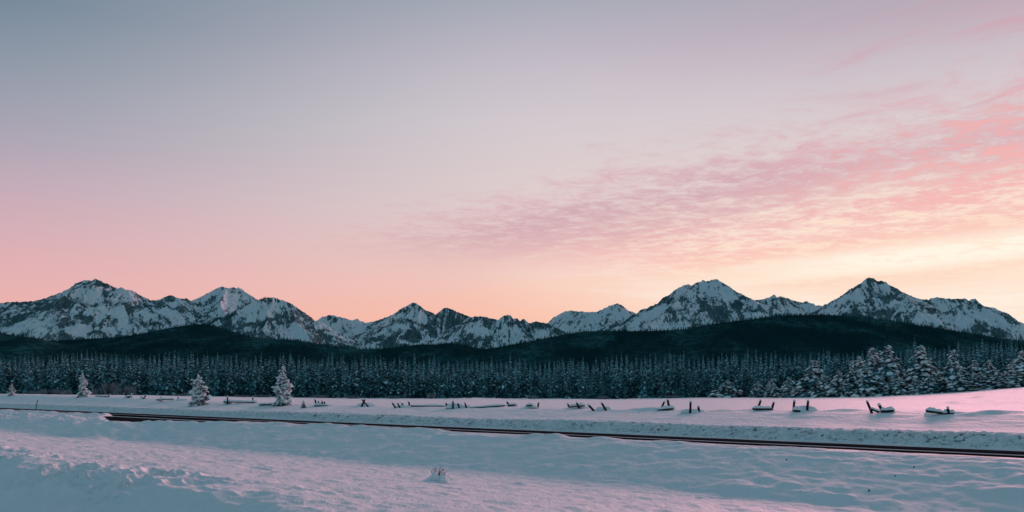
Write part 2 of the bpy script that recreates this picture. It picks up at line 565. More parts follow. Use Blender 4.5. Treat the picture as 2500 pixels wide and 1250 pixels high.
    for hx, hy, sx, sy, hh in HUMPS:
        z = z + hh * np.exp(-(((X - hx) / sx) ** 2 + ((Y - hy) / sy) ** 2))
    if full:
        dirt = np.maximum(sst(50.2, 50.6, q) * (1 - sst(51.9, 52.6, q)), 0)
        dirt = np.maximum(dirt, 0.35 * sst(49.2, 49.6, q) * (1 - sst(50.2, 50.5, q)))
        dirt = np.maximum(dirt, 0.30 * np.exp(-((q - 42.3) / 1.1) ** 2))
        return z, dirt * (0.55 + 0.45 * sst(110, 60, s))
    return z


def P(px, py, ymin=8.0, ymax=420.0):
    """ground point seen at photo pixel (px, py)"""
    Ys = np.geomspace(ymin, ymax, 3000)
    Xs = (px - 1250) / F * Ys
    pg = HY + (CZ - ground_z(Xs, Ys)) / Ys * F
    i = int(np.argmax(pg <= py)) if (pg <= py).any() else len(Ys) - 1
    Y = Ys[i]
    return np.array([(px - 1250) / F * Y, Y, float(ground_z(Xs[i], Y))])


# wind drifts trailing from the fence and low mounds on the rising field
_H = []
for _x, _y, _w, _hh in ((2060, 1005, 150, 6), (2430, 1010, 230, 8), (2330, 1011, 90, 6), (1775, 1005, 130, 5), (1690, 1005, 110, 6), (1560, 1003, 130, 6), (1965, 1006, 70, 8), (2170, 1008, 60, 6), (1865, 1003, 80, 6),
                       (1480, 1002, 60, 5), (1410, 998, 60, 5), (1160, 996, 110, 2), (1050, 995, 120, 2), (892, 993, 60, 6), (790, 992, 60, 5), (660, 990, 70, 5), (590, 985, 90, 4), (1295, 997, 60, 4),
                       (2391, 971, 26, 6), (2452, 978, 100, 7), (2335, 984, 80, 6), (1170, 974, 90, 4)):
    _p = P(_x, _y, 25)
    _k = F / _p[1]
    _H.append((_p[0], _p[1] + .5, _w / _k / 2.2, max(.7, _w / _k / 9), _hh / _k))
HUMPS.extend(_H)


def at(px, py, Y):
    return np.array([(px - 1250) / F * Y, Y, CZ + (HY - py) / F * Y])


_b = P(1070, 1176, 8, 60)
BUSH = (_b[0], _b[1])


def grid_faces(nr, nc):
    i = np.arange(nr - 1)[:, None] * nc + np.arange(nc - 1)[None, :]
    return np.stack([i, i + 1, i + nc + 1, i + nc], -1).reshape(-1, 4)


def build_ground():
    pxs = np.concatenate([np.linspace(-720, -140, 40, endpoint=False), np.linspace(-140, 2640, 880), np.linspace(2640, 5200, 60)[1:]])
    qs = np.concatenate([np.linspace(2, 8, 14, endpoint=False), np.linspace(8, 11, 30, endpoint=False), np.linspace(11, 16, 72, endpoint=False),
                         np.linspace(16, 31, 92, endpoint=False), np.linspace(31, 41, 76, endpoint=False), np.linspace(41, 44, 34, endpoint=False),
                         np.linspace(44, 49.4, 12, endpoint=False), np.linspace(49.4, 53, 62, endpoint=False), np.linspace(53, 66, 60, endpoint=False),
                         np.geomspace(66, 330, 70, endpoint=False), np.geomspace(330, 4000, 20)])
    r = (pxs - 1250) / F
    Y = qs[:, None] / (NXr * r + NYr)[None, :]
    X = Y * r[None, :]
    Z, D = ground_z(X, Y, True)
    V = np.stack([X, Y, Z], -1).reshape(-1, 3)
    me = mesh_np('ground', V, grid_faces(len(qs), len(pxs)), [M_GROUND], True)
    a = me.attributes.new('dirt', 'FLOAT', 'POINT')
    a.data.foreach_set('value', D.ravel().astype(np.float32))
    link('ground', me, kind='structure')
    # the valley floor all round, under and beyond the modelled field
    n = 40
    g = np.linspace(-16000, 16000, n)
    gx, gy = np.meshgrid(g, g)
    V = np.stack([gx, gy, np.full_like(gx, -3.2)], -1).reshape(-1, 3)
    link('valley_floor', mesh_np('valley_floor', V, grid_faces(n, n), [M_SNOW], True), kind='structure')


build_ground()


def build_road():
    s = np.concatenate([np.linspace(-60, 140, 240), np.geomspace(142, 900, 40)])
    q = np.linspace(43.2, 49.9, 24)
    S, Q = np.meshgrid(s, q, indexing='ij')
    Z = 0.035 - 0.006 * ((Q - 46.2) / 3) ** 2
    X = Q * NXr + S * DXr
    Y = Q * NYr + S * DYr
    V = np.stack([X, Y, Z], -1).reshape(-1, 3)
    me = mesh_np('road', V, grid_faces(len(s), len(q))[:, ::-1], [M_ROAD], True)
    a = me.attributes.new('across', 'FLOAT', 'POINT')
    a.data.foreach_set('value', Q.ravel().astype(np.float32))
    link('road', me, kind='structure')
    # ploughed turn-off beside it
    pts = POLY.copy()
    pts[:, 0] = np.minimum(pts[:, 0], 41.6)
    V = [(a * NXr + b * DXr, a * NYr + b * DYr, 0.01) for a, b in pts]
    me = mesh_np('turn_off', np.array(V), np.array([list(range(len(V)))]), [simple('turn off asphalt', (.012, .014, .017), (.026, .028, .03), 0.6, 0.95)])
    link('turn_off', me, kind='structure')


build_road()

# ================================================================== mountains
SKY = [(-400, 775), (-250, 752), (-120, 744), (0, 740), (30, 735), (48, 736), (93, 732), (122, 722), (147, 714), (160, 707), (174, 701), (186, 690), (205, 683), (224, 684), (232, 678), (242, 682),
       (253, 688), (269, 695), (288, 703), (296, 699), (307, 706), (326, 709), (339, 717), (358, 728), (378, 732), (390, 730), (405, 722), (416, 719), (429, 727), (454, 727), (472, 735)]
M2 = [(450, 752), (475, 735), (496, 720), (515, 714), (528, 704), (541, 699), (560, 703), (570, 700), (590, 703), (600, 714), (618, 727), (650, 745)]
SPA = [(485, 796), (520, 780), (560, 762), (600, 745), (622, 735), (643, 728), (666, 724), (685, 730), (707, 738), (723, 748), (739, 759), (752, 770), (766, 787), (782, 806), (800, 832)]
M3 = [(740, 806), (766, 787), (781, 776), (789, 772), (805, 768), (829, 772), (848, 778), (861, 781), (872, 778), (886, 784), (910, 795)]
M4 = [(870, 792), (893, 786), (918, 783), (931, 778), (954, 770), (973, 762), (989, 751), (998, 744), (1010, 736), (1021, 743), (1040, 756), (1066, 767), (1075, 757), (1088, 749), (1104, 754), (1120, 762), (1139, 768), (1160, 780)]
SPB = [(850, 856), (880, 838), (910, 815), (940, 795), (965, 781), (985, 775), (1005, 781), (1030, 800), (1060, 822), (1090, 842)]
SPC = [(1080, 842), (1105, 810), (1125, 790), (1139, 776), (1150, 773), (1171, 770), (1197, 775), (1216, 780), (1221, 775), (1235, 768), (1245, 768), (1251, 778), (1261, 775), (1269, 783), (1277, 777), (1290, 788),
       (1309, 783), (1322, 787), (1338, 788), (1360, 800), (1400, 820)]
M5 = [(1310, 800), (1338, 787), (1350, 776), (1363, 768), (1376, 760), (1395, 756), (1411, 759), (1453, 761), (1472, 754), (1494, 743), (1507, 740), (1520, 746), (1533, 757), (1555, 772), (1585, 790)]
M6 = [(1535, 792), (1555, 775), (1565, 771), (1574, 763), (1589, 757), (1600, 746), (1610, 735), (1622, 723), (1635, 719), (1645, 709), (1658, 701), (1680, 691), (1686, 697), (1699, 690), (1717, 682), (1723, 686), (1749, 680),
      (1760, 687), (1779, 696), (1792, 709), (1805, 719), (1821, 730), (1834, 737), (1860, 755)]
M7 = [(1805, 748), (1834, 734), (1856, 730), (1878, 725), (1890, 717), (1896, 725), (1904, 720), (1917, 726), (1933, 729), (1946, 735), (1960, 738), (1970, 734), (1979, 739), (1990, 743), (2006, 745), (2040, 760)]
M8 = [(1980, 768), (2006, 748), (2022, 741), (2048, 725), (2070, 711), (2080, 704), (2099, 692), (2118, 678), (2130, 677), (2138, 684), (2150, 684), (2163, 688), (2170, 704), (2185, 730)]
M9 = [(2150, 720), (2170, 705), (2189, 707), (2205, 712), (2224, 722), (2243, 728), (2266, 730), (2285, 725), (2320, 727), (2358, 728), (2390, 750)]
SPD = [(2240, 806), (2270, 790), (2300, 772), (2330, 752), (2358, 733), (2381, 727), (2389, 746), (2400, 757), (2419, 753), (2432, 760), (2442, 775), (2461, 781), (2477, 797), (2493, 816), (2560, 838), (2700, 850)]
RIDGES = [(SKY, 9000), (M2, 9500), (SPA, 8500), (M3, 10000), (M4, 9700), (SPB, 8600), (SPC, 8900), (M5, 9900), (M6, 8600), (M7, 10000), (M8, 9000), (M9, 9600), (SPD, 8500)]


def ridge_points(step=2.5):
    rng = np.random.default_rng(5)
    pts = []
    for k, (pl, D) in enumerate(RIDGES):
        pl = np.array(pl, float)
        xs = np.arange(pl[0, 0], pl[-1, 0], step)
        ys = np.interp(xs, pl[:, 0], pl[:, 1]) + 3.0 * fbm(xs / 8, xs * 0 + k, 100 + k, 4, 0.85) + np.where((k in (5, 2)), .4, 1.0) * 4.5 * np.maximum(0, ridged(xs / 11, xs * 0 + k, 150 + k, 2) - .80)
        Yd = D + 130 * fbm(xs / 45, xs * 0, 200 + k, 2)
        X = (xs - 1250) / F * Yd
        Z = CZ + (HY - ys) / F * Yd
        pts.append(np.stack([X, Yd, Z], -1))
        # ribs running down towards the valley
        x = pl[0, 0] + 8
        while x < pl[-1, 0] - 8:
            i = int((x - pl[0, 0]) / step)
            i = min(i, len(xs) - 1)
            p = np.array([X[i], Yd[i], Z[i] - rng.uniform(2, 14)])
            ang = rng.normal(0, 0.42)
            slope = rng.uniform(0.42, 0.6)
            L = rng.uniform(500, 1200)
            wig = rng.uniform(0, 6)
            n = int(L / 18)
            tt = np.arange(n) * 18.0
            a = ang + 0.35 * np.sin(tt / 220 + wig)
            qx = p[0] + np.cumsum(np.sin(a)) * 18
            qy = p[1] - np.cumsum(np.cos(a)) * 18
            qz = p[2] - slope * tt + 9 * fbm(tt / 60, tt * 0 + x, 300 + k, 3, 0.6) * np.minimum(1, tt / 80)
            pts.append(np.stack([qx, qy, qz], -1))
            x += rng.uniform(16, 42)
    return np.concatenate(pts)


def cone_field(X, Y, pts, drop, reach):
    """max over ridge points of height minus drop(distance); columns handled in blocks"""
    H = np.full(X.shape, -200.0)
    Dm = np.full(X.shape, reach)
    nc = X.shape[1]
    for c0 in range(0, nc, 24):
        c1 = min(nc, c0 + 24)
        xb, yb = X[:, c0:c1], Y[:, c0:c1]
        sel = pts[(pts[:, 0] > xb.min() - reach) & (pts[:, 0] < xb.max() + reach)]
        h = H[:, c0:c1]
        dm = Dm[:, c0:c1]
        for r0 in range(0, X.shape[0], 30):
            xr, yr = xb[r0:r0 + 30], yb[r0:r0 + 30]
            s2 = sel[(sel[:, 1] > yr.min() - reach) & (sel[:, 1] < yr.max() + reach)].astype(np.float32)
            if not len(s2):
                continue
            d = np.sqrt((xr[..., None].astype(np.float32) - s2[:, 0]) ** 2 + (yr[..., None].astype(np.float32) - s2[:, 1]) ** 2)
            v = s2[:, 2] - drop(d)
            k = np.argmax(v, -1)
            h[r0:r0 + 30] = np.take_along_axis(v, k[..., None], -1)[..., 0]
            dm[r0:r0 + 30] = np.take_along_axis(d, k[..., None], -1)[..., 0]
    return H, Dm


MT = {}


def build_mountains():
    pts = ridge_points()
    pxs = np.linspace(-300, 2660, 1400)
    Ys = np.concatenate([np.linspace(7100, 8250, 44, endpoint=False), np.linspace(8250, 10150, 186)])
    r = (pxs - 1250) / F
    Y = np.repeat(Ys[:, None], len(pxs), 1)
    X = Y * r[None, :]
    wx = X + 45 * fbm(X / 160, Y / 160, 401, 3)
    wy = Y + 45 * fbm(X / 160, Y / 160, 402, 3)
    drop = lambda d: np.where(d < 30, 1.35 * d, np.where(d < 85, 40.5 + .8 * (d - 30), 84.5 + 0.58 * (d - 85)))
    H0, D0 = cone_field(X, Y, pts, drop, 1000)
    H1, D1 = cone_field(wx, wy, pts, drop, 1000)
    w = sst(15, 130, D0)
    H = H0 * (1 - w) + H1 * w
    det = (ridged(X / 130, Y / 260, 411, 5, 0.55) - 0.66) * 70 + fbm(X / 35, Y / 60, 421, 3) * 9
    H = H + det * sst(8, 160, D0) + fbm(X / 22, Y / 22, 431, 2) * 4 * sst(0, 30, D0)
    H = np.maximum(H, -60)
    # rockiness: craggy near crests and on broken ground, smooth in bowls
    cuts = [-400, 472, 625, 768, 890, 1068, 1340, 1560, 1834, 2010, 2172, 2800]
    peaks = [(232, 9000), (560, 9500), (640, 8500), (805, 10000), (1010, 9700), (1235, 8900), (1500, 9900), (1735, 8600), (1895, 10000), (2125, 9000), (2370, 8500)]
    # outcrops run down the fall line, fanning out from each summit
    U = np.zeros_like(X)
    W = np.zeros_like(X)
    for (a, b, (pk, pd)) in zip(cuts[:-1], cuts[1:], peaks):
        m = (pxs >= a) & (pxs < b)
        xp = (pk - 1250) / F * pd
        dd = np.maximum(pd + 420 - Y[:, m], 220)
        U[:, m] = (X[:, m] - xp) / dd * 620
        W[:, m] = np.hypot(X[:, m] - xp, pd + 420 - Y[:, m])
    uw = U + 26 * fbm(X / 70, Y / 70, 451, 3)
    r1 = ridged(uw / 66, W / 330, 461, 3, 0.55) - 0.64
    r2 = ridged(uw / 28 + X / 300, W / 90, 471, 3, 0.6) - 0.62
    big = fbm(X / 330, (Y + H) / 330, 481, 3)
    rock = 1.9 * r1 + 1.3 * r2 + 0.85 * big + 0.04
    V = np.stack([X, Y, H], -1)
    gy, gx = np.gradient(H)
    du = np.gradient(V, axis=1)
    dv = np.gradient(V, axis=0)
    nrm = np.cross(du, dv)
    nrm /= np.linalg.norm(nrm, axis=-1, keepdims=True) + 1e-9
    cols = [int(np.argmin(np.abs(pxs - c))) for c in cuts]
    for a, b in zip(cols[:-1], cols[1:]):
        b2 = min(b + 1, len(pxs))
        Vs = V[:, a:b2].reshape(-1, 3)
        me = mesh_np('mountain', Vs, grid_faces(len(Ys), b2 - a), [M_MTN], True)
        at_ = me.attributes.new('rock', 'FLOAT', 'POINT')
        at_.data.foreach_set('value', rock[:, a:b2].ravel().astype(np.float32))
        me.normals_split_custom_set_from_vertices(nrm[:, a:b2].reshape(-1, 3).tolist())
        link('mountain', me, kind='structure')
    MT['pxs'], MT['Ys'], MT['H'] = pxs, Ys, H


build_mountains()

# ================================================================== dark forested hills
HILLS = [
    ([(-500, 760), (-200, 788), (0, 814), (60, 822), (105, 833), (190, 850), (300, 870)], 3300),
    ([(20, 850), (105, 834), (200, 828), (330, 820), (400, 806), (450, 796), (500, 789), (512, 795), (522, 812), (540, 830)], 5200),
    ([(300, 840), (420, 827), (530, 823), (700, 828), (800, 842), (880, 852), (940, 851), (1000, 844), (1020, 840), (1080, 841), (1100, 834), (1115, 838), (1125, 850), (1180, 852), (1280, 868)], 4700),
    ([(1000, 885), (1120, 858), (1220, 848), (1300, 834), (1370, 820), (1420, 810), (1470, 807), (1580, 808), (1640, 805), (1700, 802), (1750, 790), (1850, 777), (1900, 771), (1990, 768), (2060, 770),
      (2200, 790), (2350, 813), (2500, 835), (2700, 852), (3000, 875)], 3500),
]
HL = {}


def tree_template():
    # 2-tier narrow conifer, 10 triangles
    v = []
    f = []
    for r, z0, z1 in ((1.0, 0.0, 0.62), (0.62, 0.36, 1.0)):
        b = len(v)
        for k in range(4):
            a = k * math.pi / 2 + (0.4 if z0 else 0)
            v.append((r * math.cos(a), r * math.sin(a), z0))
        v.append((0, 0, z1))
        for k in range(4):
            f.append((b + k, b + (k + 1) % 4, b + 4))
    return np.array(v), np.array(f)


def scatter_trees(name, pos, hs, ratio, mat, label, rng):
    tv, tf = tree_template()
    n = len(pos)
    ang = rng.uniform(0, 6.283, n)
    c, s = np.cos(ang)[:, None], np.sin(ang)[:, None]
    rad = (hs * ratio)[:, None]
    lean = rng.normal(0, 0.02, (n, 2))
    V = np.empty((n, len(tv), 3))
    V[..., 0] = pos[:, None, 0] + rad * (tv[:, 0] * c - tv[:, 1] * s) + lean[:, :1] * hs[:, None] * tv[:, 2]
    V[..., 1] = pos[:, None, 1] + rad * (tv[:, 0] * s + tv[:, 1] * c)
    V[..., 2] = pos[:, None, 2] + hs[:, None] * tv[:, 2] - 0.6
    Fs = (tf[None] + np.arange(n)[:, None, None] * len(tv)).reshape(-1, 3)
    link(name, mesh_np(name, V.reshape(-1, 3), Fs, [mat]), kind='stuff', label=label)


def build_hills():
    rng = np.random.default_rng(9)
    pts = []
    for k, (pl, D) in enumerate(HILLS):
        pl = np.array(pl, float)
        xs = np.arange(pl[0, 0], pl[-1, 0], 8)
        ys = np.interp(xs, pl[:, 0], pl[:, 1])
        ker = np.ones(5) / 5
        ys = np.convolve(np.pad(ys, 2, mode='edge'), ker, 'valid')
        Yd = D + 120 * fbm(xs / 300, xs * 0, 500 + k, 2)
        pts.append(np.stack([(xs - 1250) / F * Yd, Yd, CZ + (HY - ys) / F * Yd], -1))
    pts = np.concatenate(pts)
    pxs = np.linspace(-480, 2980, 420)
    Ys = np.linspace(1500, 6200, 150)
    r = (pxs - 1250) / F
    Y = np.repeat(Ys[:, None], len(pxs), 1)
    X = Y * r[None, :]
    drop = lambda d: np.where(d < 150, 0.0009 * d * d + .1 * d, 35.25 + 0.29 * (d - 150))
    H, D = cone_field(X, Y, pts, drop, 1700)
    H = H + (fbm(X / 420, Y / 420, 511, 3) * 26) * sst(60, 500, D)
    H = np.maximum(H, -6)
    V = np.stack([X, Y, H], -1).reshape(-1, 3)
    link('hill', mesh_np('hill', V, grid_faces(len(Ys), len(pxs)), [M_FAR], True), kind='structure')
    # forest over the faces turned to the valley
    n = 90000
    u = rng.uniform(0, len(pxs) - 1.001, n)
    v = rng.uniform(0, 1, n) ** 0.9 * (len(Ys) - 1.001)
    iu, iv = u.astype(int), v.astype(int)
    fu, fv = u - iu, v - iv
    def lerp(A):
        return (A[iv, iu] * (1 - fu) + A[iv, iu + 1] * fu) * (1 - fv) + (A[iv + 1, iu] * (1 - fu) + A[iv + 1, iu + 1] * fu) * fv
    pos = np.stack([lerp(X), lerp(Y), lerp(H)], -1)
    # keep what stands above the sight line of nearer ground
    el = (H - CZ) / Y
    runmax = np.maximum.accumulate(el, 0)
    rm = runmax[iv, iu]
    vis = ((pos[:, 2] + 14 - CZ) / pos[:, 1] >= rm) & (pos[:, 2] > 5)
    pp = HY - F * (pos[:, 2] + 16 - CZ) / pos[:, 1]
    vis &= (pp < 895)
    # clearings / thin stands
    dens = fbm(pos[:, 0] / 260, pos[:, 1] / 260, 521, 3)
    vis &= rng.uniform(-1, 1, n) < dens + 0.75
    pos = pos[vis]
    hs = rng.uniform(8, 15, len(pos)) * (pos[:, 1] / 3500) ** 0.25
    print('hill trees', len(pos))
    scatter_trees('hill_forest', pos, hs, 0.17, M_FAR, 'dark conifer forest covering the rounded hills below the snowy peaks', rng)


build_hills()


def mountain_trees():
    rng = np.random.default_rng(12)
    pxs, Ys, H = MT['pxs'], MT['Ys'], MT['H']
    pos = []
    def surf(px, Y):
        iu = np.clip((px - pxs[0]) / (pxs[1] - pxs[0]), 0, len(pxs) - 2)
        iu = iu.astype(int)
        iv = np.clip(np.searchsorted(Ys, Y) - 1, 0, len(Ys) - 2)
        return np.maximum.reduce([H[iv, iu], H[iv + 1, iu], H[iv, iu + 1], H[iv + 1, iu + 1]])
    # dark tree lines along the spur crests
    for pl, D, n in ((SPA[:7], 8500, 420), (SPB, 8600, 620), (SPC[:5], 8900, 160), (SPD[:6], 8500, 240), ([(1120, 842), (1200, 838), (1290, 822), (1400, 812)], 8300, 0)):
        pl = np.array(pl, float)
        x = rng.uniform(pl[0, 0], pl[-1, 0], n)
        Y = D + rng.normal(0, 22, n) - 20
        z = surf(x, Y)
        pos.append(np.stack([(x - 1250) / F * Y, Y, z - 3], -1))
    # scattered stands low on the faces
    n = 26000
    x = rng.uniform(-50, 2550, n)
    Y = rng.uniform(7100, 9400, n)
    z = surf(x, Y)
    py = HY - F * (z - CZ) / Y
    cl = fbm(x / 26, Y / 200, 601, 3)
    keep = (py > 775) & (py < 850) & (rng.uniform(0, 1, n) < sst(0.0, 0.5, cl) * sst(770, 845, py))
    pos.append(np.stack([(x - 1250) / F * Y, Y, z], -1)[keep])
    pos = np.concatenate(pos)
    hs = rng.uniform(9, 17, len(pos))
    print('mountain trees', len(pos))
    scatter_trees('mountain_forest', pos, hs, 0.22, M_FAR, 'sparse dark conifers on the lower mountain spurs', rng)


mountain_trees()


# ================================================================== trees
class MB:
    def __init__(self):
        self.v, self.f, self.m = [], [], []

    def add(self, vs, fs, m=0):
        b = len(self.v)
        self.v.extend(vs)
        for f in fs:
            self.f.append(tuple(b + i for i in f))
            self.m.append(m)

    def mesh(self, name, mats, smooth=False):
        me = bpy.data.meshes.new(name)
        me.from_pydata([tuple(map(float, p)) for p in self.v], [], self.f)
        for mt in mats:
            me.materials.append(mt)
        me.polygons.foreach_set('material_index', np.array(self.m, np.int32))
        if smooth:
            me.polygons.foreach_set('use_smooth', np.ones(len(self.f), bool))
        me.update()
        return me


def tube(mb, pts, rads, n=6, m=0, cap=True):
    pts = [np.array(p, float) for p in pts]
    rings = []
    vs, fs = [], []
    for i, p in enumerate(pts):
        d = pts[min(i + 1, len(pts) - 1)] - pts[max(i - 1, 0)]
        d /= np.linalg.norm(d) + 1e-9
        a = np.cross(d, (0, 1, 0.13))
        if np.linalg.norm(a) < 1e-3:
            a = np.cross(d, (1, 0, 0))
        a /= np.linalg.norm(a)
        b = np.cross(d, a)
        for k in range(n):
            t = 2 * math.pi * k / n
            vs.append(p + rads[i] * (a * math.cos(t) + b * math.sin(t)))
    for i in range(len(pts) - 1):
        for k in range(n):
            k2 = (k + 1) % n
            fs.append((i * n + k, i * n + k2, (i + 1) * n + k2, (i + 1) * n + k))
    if cap:
        fs.append(tuple(range(n))[::-1])
        fs.append(tuple((len(pts) - 1) * n + k for k in range(n)))
    mb.add(vs, fs, m)


def frond(mb, p, d, L, w, droop, m, rng, lift=0.0, fringe=True):
    """one bough: bent leaf-shaped blade with a ragged hanging fringe"""
    side = np.array([-d[1], d[0], 0.0])
    roll = rng.uniform(-0.35, 0.35)
    up = np.array([0, 0, 1.0])
    sd = side * math.cos(roll) + up * math.sin(roll)
    p0 = p + up * lift
    p1 = p + d * L * 0.55 + up * (lift - droop * L * 0.40)
    p2 = p + d * L + up * (lift - droop * L)
    vs = [p0, p1 + sd * w, p1 - sd * w, p2, (p1 + p0) / 2 + sd * w * .7, (p1 + p0) / 2 - sd * w * .7]
    fs = [(0, 5, 2, 1), (0, 1, 4)] if False else [(0, 5, 2), (0, 2, 1), (0, 1, 4), (2, 3, 1)]
    mb.add(vs, fs, m)
    if fringe:
        h = w * rng.uniform(0.5, 1.0)
        vs = [p0 - up * .02, p1 - up * (.02), p2, p1 - up * h + d * L * .1, (p0 + p1) / 2 - up * h]
        mb.add(vs, [(0, 4, 1), (1, 4, 3), (1, 3, 2)], m)


def pillow(mb, p, d, L, w, h, droop, m, rng):
    """lump of snow lying along a bough"""
    side = np.array([-d[1], d[0], 0.0])
    up = np.array([0, 0, 1.0])
    n = 6
    vs = []
    for k in range(n):
        a = 2 * math.pi * k / n
        u, v = math.cos(a) * 0.5 * rng.uniform(.8, 1.15), math.sin(a) * rng.uniform(.8, 1.15)
        vs.append(p + d * (0.5 + u) * L - up * droop * (0.5 + u) * L + side * v * w + up * rng.uniform(-.15, .15) * h)
    c = p + d * 0.5 * L - up * droop * 0.5 * L + up * h
    vs.append(c)
    mb.add(vs, [(k, (k + 1) % n, n) for k in range(n)], m)


def pine(seed, H=10.0, R=1.1, whorls=26, per=6, base=0.06, snow=0.45, heavy=False, power=0.8, frost_w=0.8, fat=1.0, rag=0.0, rise=0.0, zj=.03, clump=1.0):
    """trunk mesh, crown mesh for a conifer of height H"""
    rng = np.random.default_rng(seed)
    mt = MB()
    bend = rng.normal(0, 0.012, 2) * H
    tube(mt, [(0, 0, -0.3), (bend[0] * .3, bend[1] * .3, H * .4), (bend[0], bend[1], H * 0.97)], [H * .014 + .03, H * .009 + .015, 0.012], 6)
    mc = MB()
    for i in range(whorls):
        t = ((i + rng.uniform(-.4, .4) + .4) / whorls) ** 0.85
        t = min(max(t, 0.0), 0.985)
        z = H * (base + (1 - base) * t)
        env = R * ((1 - t) ** power) * (0.55 + 0.45 * min(1, t / 0.14 + .6))
        env *= 1 + 0.10 * math.sin(i * 2.1 + seed)
        n = max(4, int(per * (0.7 + 0.45 * (1 - t)) + rng.uniform(-.5, 1.2)))
        a0 = rng.uniform(0, 6.28)
        for k in range(n):
            a = a0 + 6.283 * k / n + rng.uniform(-.35, .35)
            env_a = env * (1 + rag * math.sin(a * 2 + seed * 1.3 + z * .9) * .6 + rag * math.sin(a + seed + z * 1.7))
            L = max(0.26 if t < .93 else .16, env_a * rng.uniform(0.6, 1.18))
            dr = rng.uniform(0.25, 0.75) * (1.05 - 0.9 * t) + (0.42 if heavy else 0.35)
            dr -= rise * rng.uniform(.4, 1.1) - (rng.uniform(-.25, .25) if heavy else 0)
            if t > 0.9:
                dr = rng.uniform(-0.5, 0.5)
            d = np.array([math.cos(a), math.sin(a), 0])
            p = np.array([bend[0] * t, bend[1] * t, z + rng.uniform(-zj, zj) * H])
            w = max(0.07, L * rng.uniform(.26, .42)) * fat
            frond(mc, p, d, L, w, dr, 0, rng, fringe=(not heavy) or rng.uniform() < .55)
            if rng.uniform() < (snow if heavy else snow * (0.25 + 1.2 * t)):  # rime on exposed tops; sparser low, shade between trees put into colour
                if heavy:
                    for c_ in range(3 if L > .9 else 2):
                        u = rng.uniform(.22, .98)
                        sl = (.16 + L * rng.uniform(.13, .30)) * clump
                        q0 = p + d * (L * u - sl * .5) - np.array([0, 0, dr * (L * u - sl * .5)]) + np.array([-d[1], d[0], 0]) * w * rng.uniform(-.5, .5)
                        a2 = a + rng.uniform(-.5, .5)
                        pillow(mc, q0, np.array([math.cos(a2), math.sin(a2), 0]), sl, sl * rng.uniform(.36, .6), sl * rng.uniform(.35, .6), dr * .9 + rng.uniform(-.2, .35), 1, rng)
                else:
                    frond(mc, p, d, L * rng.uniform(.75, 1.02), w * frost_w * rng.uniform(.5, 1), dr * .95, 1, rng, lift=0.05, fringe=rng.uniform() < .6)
    # leader
    top = np.array([bend[0], bend[1], H])
    tube(mc, [top - np.array([0, 0, H * .03]), top], [0.04, 0.012], 4, 1 if heavy else 0)
    return mt, mc


def pine_data(name, mats=None, **kw):
    mt, mc = pine(**kw)
    return mt.mesh(name + '_trunk', [M_BARK]), mc.mesh(name + '_crown', mats or [M_NEEDLE, M_SNOW])


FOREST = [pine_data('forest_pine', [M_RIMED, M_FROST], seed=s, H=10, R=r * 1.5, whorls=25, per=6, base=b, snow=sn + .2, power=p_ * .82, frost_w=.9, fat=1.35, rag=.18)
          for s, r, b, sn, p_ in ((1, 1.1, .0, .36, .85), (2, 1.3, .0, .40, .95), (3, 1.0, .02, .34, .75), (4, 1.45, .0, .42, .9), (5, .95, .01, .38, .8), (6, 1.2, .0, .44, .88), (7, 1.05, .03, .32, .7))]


def add_tree(name, data, loc, sc, rz, label, cat, group=None, wide=1.0):
    r = empty(name, loc, label=label, cat=cat, group=group)
    r.rotation_euler = (0, 0, rz)
    r.scale = (sc * wide, sc * wide, sc)
    link('trunk', data[0], r)
    link('crown', data[1], r)
    return r


# tree-top line of the forest belt, by bearing
FTX = np.array([-300, 0, 120, 215, 300, 450, 620, 800, 950, 1100, 1250, 1420, 1560, 1700, 1850, 2000, 2120, 2250, 2400, 2500, 2800])
FTY = np.array([868, 872, 868, 860, 868, 867, 868, 873, 874, 880, 880, 877, 874, 872, 868, 864, 858, 850, 842, 836, 820])


